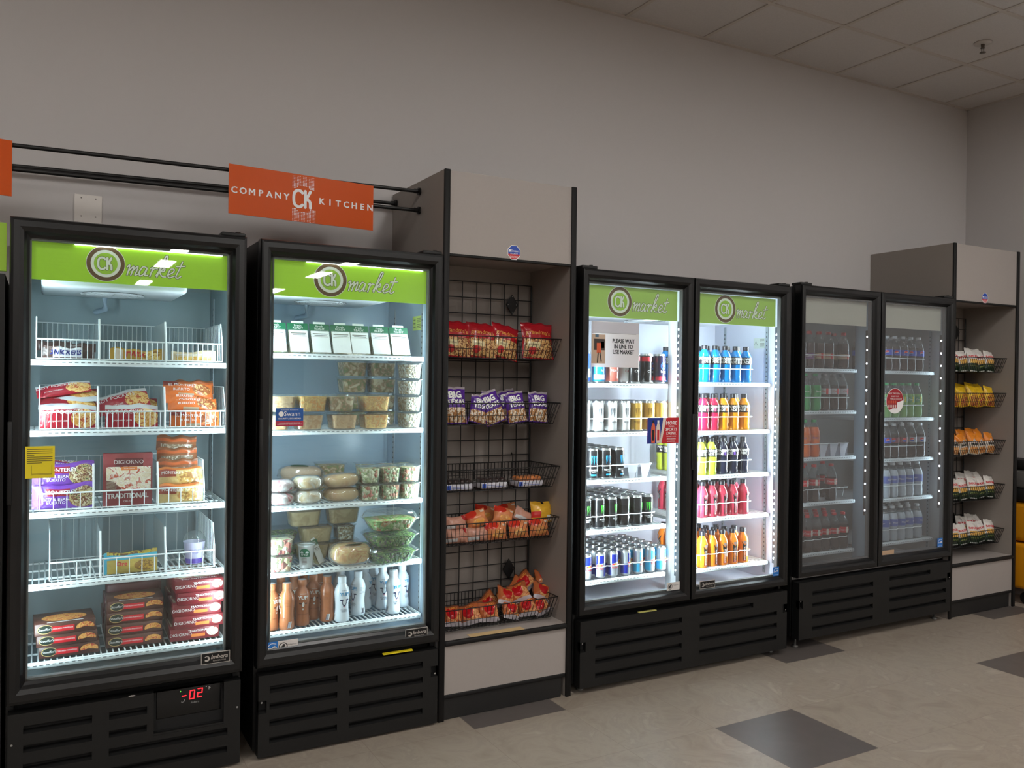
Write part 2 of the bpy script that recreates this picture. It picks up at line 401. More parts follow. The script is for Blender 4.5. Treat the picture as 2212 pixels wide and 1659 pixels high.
# ================================================================ logos
OUTL = mat('logo_outline', (70, 60, 40), .5)
def ck(mb, mp, s, inkm, outm=None):
    """joined C and K letters in rounded strokes; s = letter height"""
    C = [(-.02, .33), (-.12, .43), (-.30, .44), (-.46, .30), (-.50, 0), (-.46, -.30), (-.30, -.44), (-.12, -.43), (-.02, -.33)]
    K = [[(.14, .44), (.14, -.44)], [(.42, .44), (.20, .02)], [(.20, .02), (.40, -.12), (.43, -.44)]]
    for w, m, dy in (((.27, outm, 0),) if outm else ())+((.20, inkm, 1),):
        f = (lambda u, v: mp(u, v)) if not dy else (lambda u, v: tuple(Vector(mp(u, v))+Vector((0, -.0006, 0))))
        mb.stroke([(x*s-.03*s, y*s) for x, y in C], w*s*.8, f, m)
        for j, k in enumerate(K): mb.stroke([(x*s-.03*s, y*s) for x, y in k], w*s*.8, (lambda u, v, j=j: tuple(Vector(f(u, v))+Vector((0, -.00012*j, 0)))), m)
SCRIPT = {  # cursive strokes, x advance included
 'm': ([[(0, .32), (.08, .38), (.05, .0)], [(.06, .14), (.22, .36), (.22, .22), (.18, 0)], [(.19, .14), (.36, .36), (.37, .22), (.33, .02), (.42, .06)]], .44),
 'a': ([[(.26, .32), (.12, .36), (.02, .14), (.08, 0), (.20, .10), (.28, .32), (.24, .04), (.34, .04)]], .38),
 'r': ([[(.02, .30), (.10, .34), (.05, 0)], [(.06, .14), (.16, .32), (.27, .32)]], .27),
 'k': ([[(0, .05), (.20, .50), (.30, .80), (.22, .82), (.12, .45), (.04, 0)], [(.08, .16), (.26, .36), (.26, .24), (.12, .20), (.22, .04), (.36, .02)]], .40),
 'e': ([[(.0, .08), (.20, .22), (.22, .34), (.10, .34), (.03, .14), (.10, 0), (.28, .08)]], .30),
 't': ([[(.18, .66), (.10, .30), (.04, .06), (.12, 0), (.22, .08)], [(.0, .46), (.30, .50)]], .3)}
def market(mb, mp, x, z, s, inkm, outm):
    for w, m, dy in ((.085, outm, 0), (.05, inkm, 1)):
        f = mp if not dy else (lambda u, v: tuple(Vector(mp(u, v))+Vector((0, -.0006, 0))))
        cx = x
        for ch in 'market':
            st, adv = SCRIPT[ch]
            for k in st: mb.stroke([(cx+(a+.18*c)*s, z+c*s) for a, c in k], w*s, f, m)
            cx += adv*s
def header(x0, x1, z0, z1, y, parent, lit, blank=False):
    if blank:
        mb = MB(); mb.box(x0, y, z0, x1, y+.004, z1, mat('blank_header', (236, 232, 212), .5)); return mb.build('header_sign', parent)
    base = mat('header_green_%d' % int(lit*100), (147, 196, 30) if lit > .3 else (156, 192, 84), .45, emit=lit)  # sticker is no lamp; emission in its colours stands in for light on it
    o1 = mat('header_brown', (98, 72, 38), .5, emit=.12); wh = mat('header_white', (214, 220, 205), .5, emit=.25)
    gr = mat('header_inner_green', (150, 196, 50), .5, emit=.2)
    mb = MB(); mb.box(x0, y, z0, x1, y+.004, z1, base)
    w = x1-x0; h = z1-z0; cx = x0+w*.355; cz = (z0+z1)/2+.004; r = h*.485
    for k, (rr, m) in enumerate(((1., wh), (.97, o1), (.76, wh), (.60, gr))): mb.ell(XZ(0, 0, y-.0004*(k+1)), cx, cz, r*rr, r*rr, m, 40)
    ck(mb, XZ(cx, cz, y-.0022), r*.72, wh, OUTL)
    market(mb, XZ(0, 0, y-.0006), cx+r*1.02, cz-h*.27, h*.70, wh, OUTL)
    return mb.build('header_sign', parent)

# ================================================================ coolers
def frame_mb(x0, z0, x1, z1, gx0, gz0, gx1, gz1, y, m, prof=None):
    mb = MB(); prof = prof or [(0, .05), (0, .008), (.06, -.002), (.2, -.006), (.5, -.006), (.72, .0), (.86, .012), (1, .02), (1, .045)]
    def ring(t, dy):
        a, b, c, d = x0+(gx0-x0)*t, z0+(gz0-z0)*t, x1+(gx1-x1)*t, z1+(gz1-z1)*t
        return [(a, y+dy, b), (c, y+dy, b), (c, y+dy, d), (a, y+dy, d)]
    R = [ring(*p) for p in prof]
    for r0, r1 in zip(R, R[1:]):
        for k in range(4): mb.poly([r0[k], r0[(k+1) % 4], r1[(k+1) % 4], r1[k]], m)
    return mb
def grille_mb(x0, z0, x1, z1, y, slots, m, dp=.022):
    mb = MB(); xs = sorted({x0, x1} | {s[0] for s in slots} | {s[2] for s in slots}); zs = sorted({z0, z1} | {s[1] for s in slots} | {s[3] for s in slots})
    for a, c in zip(xs, xs[1:]):
        for b, d in zip(zs, zs[1:]):
            if not any(s[0]-1e-6 <= a and c <= s[2]+1e-6 and s[1]-1e-6 <= b and d <= s[3]+1e-6 for s in slots):
                mb.poly([(a, y, b), (c, y, b), (c, y, d), (a, y, d)], m)
    for s in slots:
        a, b, c, d = s[:4]; lip = .010
        mb.poly([(a, y, b), (a, y+dp, b+lip), (c, y+dp, b+lip), (c, y, b)], m)
        mb.poly([(a, y, d), (c, y, d), (c, y+dp, d), (a, y+dp, d)], m)
        mb.poly([(a, y, b), (a, y, d), (a, y+dp, d), (a, y+dp, b+lip)], m); mb.poly([(c, y, b), (c, y+dp, b+lip), (c, y+dp, d), (c, y, d)], m)
        mb.poly([(a, y+dp, b), (c, y+dp, b), (c, y+dp, d), (a, y+dp, d)], DARK)
    mb.box(x0, y, z0, x1, y+.05, z1, m, skip='f')
    return mb
LEDM = mat('led_dot', (235, 245, 255), .5, emit=45.); LEDS = mat('led_strip_base', (62, 70, 78), .35)
LEDOFF = mat('led_strip_brown', (44, 32, 30), .3)
def ledstrip(x, y, z0, z1, side, parent, step=.037, dot=.0035, base=None, gaps=()):
    """vertical strip on the inner wall; side=-1 strip faces left"""
    o = MB(); a, c = (x-.006, x+(.016 if y < .04 else 0)) if side < 0 else (x, x+.006)
    o.box(a, y-.014, z0, c, y+.014, z1, base or LEDS); mb = o; z = z0+.03; xf = (x-.0065) if side < 0 else (x+.0065)
    while z < z1-.03:
        if not any(g0 < z < g1 for g0, g1 in gaps): mb.box(min(xf, xf+side*.003), y-dot, z-dot*1.3, max(xf, xf+side*.003), y+dot, z+dot*1.3, LEDM)
        z += step
    return o.build('led_strip', parent)
def led_light(x, y, z0, z1, side, power, parent, col=(.74, .92, 1.)):
    if power > 12: col = (.84, .94, 1.)
    l = bpy.data.lights.new('cooler_led_light', 'AREA'); l.shape = 'RECTANGLE'; l.size = .02; l.size_y = z1-z0; l.energy = power; l.color = col; l.spread = math.radians(165)
    o = bpy.data.objects.new('cooler_led_light', l); COL.objects.link(o); o.parent = parent
    d = Vector((side*1.0, .55, 0)).normalized()
    zax = -d; yax = Vector((0, 0, 1)); xax = yax.cross(zax)
    o.matrix_local = Matrix.Translation((x+side*.012, y, (z0+z1)/2)) @ Matrix((xax, yax, zax)).transposed().to_4x4()
    return o
def shelf(x0, x1, z, parent, y0=.09, y1=.54, lip=.018, slat=.021, m=WIRE):
    mb = MB()
    mb.rbox(x0, y0-.006, z-lip, x1, y0+.002, z-.001, m, .002, 1)
    mb.rbox(x0, y0+.006, z-.006, x1, y0+.014, z+.003, m, .002, 1)
    n = int((x1-x0)/slat)
    for i in range(n+1):
        x = x0+.004+(x1-x0-.008)*i/n; mb.box(x-.0022, y0, z-.006, x+.0022, y1, z-.0015, m)
    g = mat('rail_shadow_slot', (118, 126, 130), .6)
    for i in range(n):
        x = x0+.004+(x1-x0-.008)*(i+.5)/n; mb.poly([(x-.006, y0-.0065, z-.0075), (x+.006, y0-.0065, z-.0075), (x+.006, y0-.0065, z-.0045), (x-.006, y0-.0065, z-.0045)], g)
    for y in (.24, .39, y1): mb.box(x0, y-.004, z-.012, x1, y+.004, z-.006, m)
    for x in (x0, x1): mb.box(x-.003, y0, z-.014, x+.003, y1, z+.002, m)
    return mb.build('shelf', parent)
def rails(x0, x1, z0, z1, parent):
    for x, d in ((x0, 1), (x1, -1)):
        for y in (.13, .47):
            mb = MB(); a, c = sorted((x, x+d*.004)); mb.box(a, y-.009, z0, c, y+.009, z1, mat('rail_steel', (150, 160, 166), .4, .3))
            z = z0+.02
            xx = x+d*.0045
            while z < z1: mb.poly([(xx, y-.003, z), (xx, y+.003, z), (xx, y+.003, z+.008), (xx, y-.003, z+.008)], DARK); z += .025
            mb.build('shelf_rail', parent)
def energy_star(mb, x0, z0, x1, z1, y):
    bl = mat('sticker_blue', (30, 110, 190), .4, emit=.04); mp = XZ(0, 0, y-.0004); w = x1-x0; h = z1-z0; cx = (x0+x1)/2
    mb.box(x0, y, z0, x1, y+.0006, z1, bl)
    mb.stroke([(x0+w*.1, z0+h*.55), (cx-.1*w, z0+h*.85), (x1-w*.15, z0+h*.8)], w*.05, mp, WHITE)
    mb.stroke([(x0+w*.12, z0+h*.42), (x0+w*.3, z0+h*.52), (x0+w*.5, z0+h*.45), (x0+w*.62, z0+h*.58), (x0+w*.9, z0+h*.52)], w*.06, mp, WHITE)
    mb.ell(mp, x0+w*.72, z0+h*.55, w*.13, w*.13, WHITE, 5)
    mb.text('ENERGY STAR', mp, WHITE, h*.13, cx, z0+h*.12, sx=.8)
def refrig_sticker(mb, x0, z0, x1, z1, y):
    mp = XZ(0, 0, y-.0004); w = x1-x0; h = z1-z0; g = mat('sticker_dark', (50, 50, 50), .5)
    mb.box(x0, y, z0, x1, y+.0006, z1, mat('sticker_grey', (214, 210, 206), .4))
    mb.ell(mp, x0+w*.25, z0+h*.5, h*.36, h*.36, g, 20, inner=.8); mb.ell(mp, x0+w*.22, z0+h*.42, h*.16, h*.16, g, 12); mb.ell(mp, x0+w*.28, z0+h*.6, h*.12, h*.12, g, 12)
    mb.text('Refrigerant', mp, g, h*.17, x0+w*.7, z0+h*.62)
def maker_plate(mb, x0, z0, x1, z1, y):
    mp = XZ(0, 0, y-.0006); w = x1-x0; h = z1-z0; s = mat('plate_silver', (196, 190, 184), .35, .3)
    mb.box(x0, y, z0, x1, y+.003, z1, s); mb.box(x0+.002, y-.0003, z0+.002, x1-.002, y+.002, z1-.002, BLACKG)
    mb.ell(mp, x0+w*.2, z0+h*.48, h*.24, h*.24, s, 16, a0=-2.6, a1=1.2, inner=.35); mb.stroke([(x0+w*.13, z0+h*.62), (x0+w*.19, z0+h*.7), (x0+w*.25, z0+h*.66)], h*.07, mp, s)
    mb.text('Imbera', mp, s, h*.52, x0+w*.62, z0+h*.58, .02, .25); mb.text('REFRIGERATION', mp, s, h*.15, x0+w*.63, z0+h*.24)
FR = {}
def cooler(key, label, x0, x1, zt, zb, doors, glassz, shelves, liner=LINER, glass=GLASS, power=20., header_z=(1.842, 1.99), lit=.3, blank=False, slots=None, grz=(.012, .335), ledstep=.037, strips=True, gaps=(), ledbase=None, toptube=False, hinge=True, ledz=(.50, 1.83)):
    r = empty('display_cooler' if key != 'F1' else 'display_freezer', ((x0+x1)/2, 0, 0), 0, label, 'cooler' if key != 'F1' else 'freezer'); FR[key] = r
    ox = (x0+x1)/2
    class P: pass
    def bl(mb, name, par=None):
        o = mb.build(name, par or r)
        if par is None: o.location.x = -ox
        return o
    ib, it = .40, 2.0+(zt-2.057)
    ix0, ix1 = doors[0][2]-.024, doors[-1][3]+.022
    # outer shell
    mb = MB()
    mb.box(x0, .035, zb+.02, ix0-.012, .60, zt-.004, BLACK); mb.box(ix1+.012, .035, zb+.02, x1, .60, zt-.004, BLACK)
    mb.box(ix0-.012, .035, it+.006, ix1+.012, .60, zt-.004, BLACK); mb.box(ix0-.012, .06, zb+.02, ix1+.012, .60, ib-.008, BLACK)
    mb.box(ix0-.012, .575, ib-.008, ix1+.012, .60, it+.006, BLACK)
    bl(mb, 'cabinet_shell')
    mb = MB()   # liner: back, sides, floor, top
    mb.box(ix0, .56, ib, ix1, .57, it, liner); mb.box(ix0-.01, .035, ib-.006, ix0, .57, it, liner); mb.box(ix1, .035, ib-.006, ix1+.01, .57, it, liner)
    mb.box(ix0, .035, ib-.008, ix1, .57, ib, liner); mb.box(ix0, .035, it, ix1, .57, it+.008, liner)
    if key == 'F2':
        for i in range(26): pass
    bl(mb, 'inner_liner')
    # evaporator cover with fan grille on the inner ceiling
    if not blank:
        mb = MB(); FB = it-(.165 if key == 'F1' else .150); mb.rbox(ix0+.06, .12, FB, ix1-.16, .54, it-.005, LINERW, .012)
        cxx = (ix0+ix1)/2-.05
        for k in range(9):
            rr = .015+.012*k; mb.tube([(cxx+rr*math.cos(a*PI/10), .33+rr*math.sin(a*PI/10), FB-.003) for a in range(20)], .0022, LINERW, 4, True)
        for a in range(8): mb.tube([(cxx+.01*math.cos(a*PI/4), .33+.01*math.sin(a*PI/4), FB-.004), (cxx+.115*math.cos(a*PI/4), .33+.115*math.sin(a*PI/4), FB-.004)], .002, LINERW, 4)
        mb.ell(XY(0, 0, FB-.0015), cxx, .33, .115, .115, DARK, 28)
        mb.tube([(cxx-.02, .48, FB), (cxx-.02, .48, FB-.05), (cxx-.05, .545, FB-.06)], .012, LINER, 8)
        bl(mb, 'fan_cover')
    rails_par = r
    for x, d in ((ix0, 1), (ix1, -1)):
        for y in (.13, .47):
            mb = MB(); a, c = sorted((x, x+d*.004)); mb.box(a, y-.009, ib+.03, c, y+.009, it-.15, mat('rail_steel', (150, 160, 166), .4, .3)); z = ib+.05
            xx = x+d*.0045
            while z < it-.18: mb.poly([(xx, y-.003, z), (xx, y+.003, z), (xx, y+.003, z+.008), (xx, y-.003, z+.008)], DARK); z += .025
            bl(mb, 'shelf_rail')
    # doors
    for k, (a, c, g0, g1) in enumerate(doors):
        gz0, gz1 = glassz
        d = bl(frame_mb(a, .372+(zb-.01), c, zt, g0, gz0, g1, gz1, -.02, BLACKG), 'door')
        d['label'] = 'black framed glass door'
        mb = MB(); mb.box(g0-.004, .002, gz0-.004, g1+.004, .006, gz1+.004, glass); mb.build('glass_pane', d)
        mb = MB(); g = mat('door_gasket', (96, 98, 100), .5)
        for (p, q, s, t) in ((g0-.002, gz0-.002, g0+.006, gz1), (g1-.006, gz0, g1+.002, gz1), (g0, gz0-.002, g1, gz0+.008), (g0, gz1-.008, g1, gz1+.002)): mb.box(p, .007, q, s, .03, t, g)
        mb.build('door_gasket', d)
        mb = MB(); hz = 1.33
        hx = a+.004 if (key != 'F3' or k == 1) and (key != 'F4' or k == 1) else c-.004
        mb.rbox(hx-.006, -.034, hz-.27, hx+.010, -.018, hz+.02, BLACK, .005)
        mb.build('door_handle', d)
        if hinge and (len(doors) == 1 or k == 1 or True):
            mb = MB(); hxx = (c-.05) if k == len(doors)-1 else (a+.045)
            if len(doors) == 1 or k in (0, 1):
                mb.rbox(hxx-.045, -.012, zt-.002, hxx+.045, .06, zt+.014, BLACK, .004); mb.lathe([(.01, zt+.013), (.01, zt+.019), (0, zt+.019)], BLACK, 10, cx=hxx+.02, cy=.01)
                mb.build('door_hinge', d)
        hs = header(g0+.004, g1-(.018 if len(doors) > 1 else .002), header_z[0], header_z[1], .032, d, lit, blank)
        if toptube:
            mb = MB(); mb.box(g0+.14, .022, header_z[1]-.004, g1-.025, .030, header_z[1]+.005, mat('tube_light', (240, 250, 255), .4, emit=6.)); mb.build('top_light_tube', d)
        for sh in shelves[k]:
            o = shelf(g0-.008 if k == 0 or len(doors) > 1 else g0, (ix1-.012) if k == len(doors)-1 else (g1-.03), sh, None)
            o.parent = r; o.location.x = -ox
    # light strips
    lz0, lz1 = ledz
    if strips:
        for k, (a, c, g0, g1) in enumerate(doors):
            xr = ix1 if len(doors) == 1 else g1+.006
            xl = ix0 if k == 0 else g0-.006
            s = ledstrip(xr, .052 if len(doors) == 1 else .036, lz0, lz1, -1, r, ledstep, gaps=gaps, base=ledbase); s.location.x = -ox
            s2 = ledstrip(xl, .052, lz0, lz1, 1, r, ledstep, gaps=gaps, base=ledbase); s2.location.x = -ox
            for xx, sd in ((xr, -1), (xl, 1)):
                l = led_light(xx, .055, lz0, lz1, sd, (power[k] if isinstance(power, tuple) else power)/2, r); l.location.x -= ox
    if len(doors) == 2:
        mb = MB(); mb.rbox(doors[0][3]+.008, .04, ib, doors[1][2]-.008, .135, it, LINERW if not blank else LINER, .006); bl(mb, 'centre_mullion')
    # louvred base panel
    gz0, gz1 = grz
    bl(grille_mb(x0+.008, gz0+zb, x1-.008, gz1+zb, -.024, [(s[0], s[1]+zb, s[2], s[3]+zb) for s in slots], BLACK), 'base_grille')
    for x in (x0+.06, x1-.06):
        mb = MB(); mb.lathe([(.018, 0), (.018, .008), (.007, .010), (.007, gz0+zb+.01)], mat('foot_steel', (120, 118, 116), .4, .6), 10, cx=x, cy=.05); bl(mb, 'levelling_foot')
    for x in (x0+.02, x1-.02):
        mb = MB(); mb.ell(XZ(0, 0, -.0255), x, .23+zb, .004, .004, CHROME, 8); bl(mb, 'screw')
    return r
def slots2(x0, x1, rows, mid, h=.030):
    S = []
    for i, z in enumerate(rows):
        S.append((x0, z, mid[0], z+h)); S.append((mid[1], z, x1, z+h))
    return S

SH = {'F1': [1.563, 1.306, 1.010, .750, .467], 'F2': [1.609, 1.293, .980, .708, .464],
      'F3L': [1.500, 1.253, 1.014, .764, .511], 'F3R': [1.512, 1.248, 1.006, .775, .503],
      'F4L': [1.603, 1.352, 1.077, .810, .512], 'F4R': [1.600, 1.303, 1.045, .795, .520]}
rows = ((.262, .290), (.197, .222), (.130, .157), (.062, .087))
sl1 = []
for i, (a, c) in enumerate(rows):
    sl1 += [(-.045, a, .170, c), (.225, a, .352 if i < 2 else .64, c)]
sl1.append((.375, .175, .625, .335))
sl2 = []
for a, c in rows: sl2 += [(.80, a, 1.075, c), (1.125, a, 1.455, c)]
sl3 = []
for i, (a, c) in enumerate(rows): sl3 += [(2.36, a-.01, 2.90, c-.01), (3.02, a+.008, 3.40 if i == 0 else 3.58, c+.008)]
sl4 = []
for i, (a, c) in enumerate(rows): sl4 += [(3.86, a-.01, 4.38, c-.01), (4.53, a+.008, 4.92 if i == 0 else 5.08, c+.008)]
sl2 += [(0.756, .185, 0.788, .235), (1.492, .215, 1.524, .262)]
sl3 += [(2.271, .185, 2.303, .235), (3.625, .215, 3.657, .262)]
sl4 += [(3.753, .185, 3.785, .235), (5.093, .215, 5.125, .262)]
cooler('F1', 'black glass-door freezer at far left with ice cream, frozen pouches and pizza boxes', -.100, .695, 2.057, .0, [(-.100, .695, -.040, .635)], (.437, 1.990),
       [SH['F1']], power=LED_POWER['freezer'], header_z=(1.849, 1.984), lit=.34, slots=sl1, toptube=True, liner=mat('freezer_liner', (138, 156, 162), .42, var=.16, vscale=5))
cooler('F2', 'black single glass-door cooler of sandwiches, salads and milk bottles left of the snack bay', .748, 1.532, 2.057, .0, [(.748, 1.532, .800, 1.478)], (.437, 1.993),
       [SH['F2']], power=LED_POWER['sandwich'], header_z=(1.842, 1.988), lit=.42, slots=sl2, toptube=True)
cooler('F3', 'brightly lit double glass-door cooler of energy drink cans and sports drinks', 2.263, 3.665, 2.057, .02, [(2.263, 2.957, 2.312, 2.905), (2.961, 3.665, 3.009, 3.612)], (.437, 1.996),
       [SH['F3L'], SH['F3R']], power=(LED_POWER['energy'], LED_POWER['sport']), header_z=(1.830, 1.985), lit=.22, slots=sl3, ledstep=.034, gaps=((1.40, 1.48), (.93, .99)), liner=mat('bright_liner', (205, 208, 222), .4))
cooler('F4', 'dim double glass-door soda cooler with blank cream headers at right', 3.745, 5.133, 2.075, .05, [(3.745, 4.418, 3.790, 4.372), (4.422, 5.133, 4.480, 5.088)], (.470, 2.018),
       [SH['F4L'], SH['F4R']], power=(LED_POWER['soda'], LED_POWER['cola']), header_z=(1.865, 2.012), lit=0, blank=True, slots=sl4, ledstep=.081, glass=GLASSD, ledbase=LEDOFF, ledz=(.72, 1.84), liner=mat('dim_liner', (168, 166, 166), .5))
# freezer temperature display, door plates and stickers (parts of their coolers)
def part(mb, name, key, label=None):
    o = mb.build(name, FR[key]); o.location = (-FR[key].location.x, 0, 0)
    if label: o['label'] = label
    return o
mb = MB(); mb.rbox(.385, -.004, .225, .618, .004, .335, BLACKG, .004); mb.box(.375, -.022, .175, .625, .0, .182, BLACK)
mp = XZ(0, 0, -.0048); redm = mat('red_led_digits', (255, 30, 40), .4, emit=3.5)
def seg7(cx, cz, s, on):
    S = {'a': ((-1, 2), (1, 2)), 'g': ((-1, 0), (1, 0)), 'd': ((-1, -2), (1, -2)), 'f': ((-1, 2), (-1, 0)), 'b': ((1, 2), (1, 0)), 'e': ((-1, 0), (-1, -2)), 'c': ((1, 0), (1, -2))}
    for k in on:
        (a, b2), (c, d) = S[k]; mb.stroke([(cx+a*s+b2*s*.08, cz+b2*s), (cx+c*s+d*s*.08, cz+d*s)], s*.42, mp, redm)
seg7(.512, .300, .0078, 'abcdef'); seg7(.540, .303, .0078, 'abged'); mb.stroke([(.477, .299), (.490, .300)], .0035, mp, redm)
mb.text('F', mp, WHITE, .018, .575, .315); mb.ell(mp, .563, .322, .002, .002, WHITE, 8)
mb.ell(mp, .470, .318, .0022, .0022, mat('green_led', (90, 220, 60), .4, emit=2.), 8)
mb.ell(mp, .478, .283, .008, .008, mat('moon_icon', (150, 150, 150), .5), 14, a0=-2.4, a1=.6, inner=.7); mb.text('Imbera', mp, MATS['moon_icon'], .011, .522, .270, .01, .2)
part(mb, 'temperature_display', 'F1', 'red digital display reading -02')
mb = MB(); maker_plate(mb, .540, .413, .646, .456, -.024); part(mb, 'maker_plate', 'F1')
mb = MB(); maker_plate(mb, 1.372, .396, 1.474, .438, -.024); part(mb, 'maker_plate', 'F2')
mb = MB(); maker_plate(mb, 3.018, .432, 3.122, .472, -.024); part(mb, 'maker_plate', 'F3')
mb = MB(); energy_star(mb, .788, .409, .834, .458, -.004); part(mb, 'energy_sticker', 'F2')
mb = MB(); refrig_sticker(mb, .836, .409, .915, .458, -.004); part(mb, 'refrigerant_sticker', 'F2')
mb = MB(); refrig_sticker(mb, 2.814, .441, 2.898, .482, -.004); part(mb, 'refrigerant_sticker', 'F3')
mb = MB(); energy_star(mb, 3.566, .440, 3.611, .490, -.004); part(mb, 'energy_sticker', 'F3')
mb = MB(); energy_star(mb, 5.018, .478, 5.070, .535, -.004); part(mb, 'energy_sticker', 'F4')
mb = MB(); mb.box(4.482, .0005, .474, 4.60, .0015, .50, mat('tan_tape', (190, 160, 130), .5)); part(mb, 'tan_tape_strip', 'F4')
yel = mat('sticker_yellow', (226, 206, 30), .45)
mb = MB(); mb.box(1.272, -.030, .345, 1.405, -.012, .349, yel); part(mb, 'yellow_label', 'F2')
mb = MB(); mb.box(2.62, -.028, .357, 2.73, -.012, .360, mat('pale_yellow', (196, 190, 110), .5)); part(mb, 'yellow_label', 'F3')
for x, z in ((.30, .344), ): 
    mb = MB(); mb.ell(XZ(0, 0, -.0245), x, .337, .012, .003, CHROME, 12); part(mb, 'latch_screw', 'F1')
# inner warning sticker panels on right liner walls
mb = MB(); mp = lambda u, v: (1.4985, u, v)
mb.rect(mp, .14, 1.735, .245, 1.80, mat('pale_green_sticker', (206, 224, 110), .5)); mp2 = lambda u, v: (1.498, u, v)
for z in (1.79, 1.782, 1.774, 1.763, 1.755, 1.747): mb.rect(mp2, .15, z-.002, .195, z, OUTL)
for z in (1.785, 1.768, 1.75): mb.rect(mp2, .21, z-.003, .235, z, OUTL)
part(mb, 'warning_sticker', 'F2')
mb = MB(); mp = lambda u, v: (3.6335, u, v); mb.rect(mp, .145, 1.715, .235, 1.775, mat('pale_sticker', (196, 206, 196), .5)); mp2 = lambda u, v: (3.633, u, v)
for z in (1.768, 1.76, 1.745, 1.737, 1.729): mb.rect(mp2, .152, z-.002, .185, z, OUTL)
mb.stroke([(.205, 1.735), (.228, 1.735), (.216, 1.757), (.205, 1.735)], .002, mp2, OUTL, False)
part(mb, 'warning_sticker', 'F3')

# ================================================================ snack bays
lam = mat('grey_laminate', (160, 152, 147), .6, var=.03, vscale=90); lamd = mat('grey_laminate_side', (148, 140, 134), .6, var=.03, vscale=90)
EDGE = mat('black_edge_trim', (24, 23, 23), .6, spec=.25); TOE = mat('black_toe_kick', (20, 19, 19), .55)
def basket_mb(w, d, h, m, t=.0018):
    """open wire basket, top rim w x d at z=h, base narrower; back at y=0, front toward -y"""
    mb = MB(); i = .026
    for r, z, q in ((0, h, .0026), (i*.55, h*.42, .0014), (i, 0, .0018)):
        mb.tube([(-w/2+r, -r*.0, z), (w/2-r, 0, z), (w/2-r, -d+r, z), (-w/2+r, -d+r, z)], q, m, 5, True)
    n = int(w/.021)
    for k in range(n+1):
        f = k/n; xt = -w/2+w*f; xb = -w/2+i+(w-2*i)*f
        mb.tube([(xt, -d, h), (xb, -d+i, 0), (xb, 0, 0), (xb, 0, h)], t, m, 4)
    n = int(d/.024)
    for k in range(1, n):
        f = k/n
        for s in (-1, 1): mb.tube([(s*w/2, -d*f, h), (s*(w/2-i), -(d-i)*f, 0)], t, m, 4)
        mb.tube([(-w/2+i, -(d-i)*f, 0), (w/2-i, -(d-i)*f, 0)], t, m, 4)
    for x in (-w/2+.04, w/2-.10):
        mb.tube([(x, -.002, .02), (x, -.002, h+.03), (x, .010, h+.045), (x, .016, h+.03)], .0024, m, 5)
    return mb
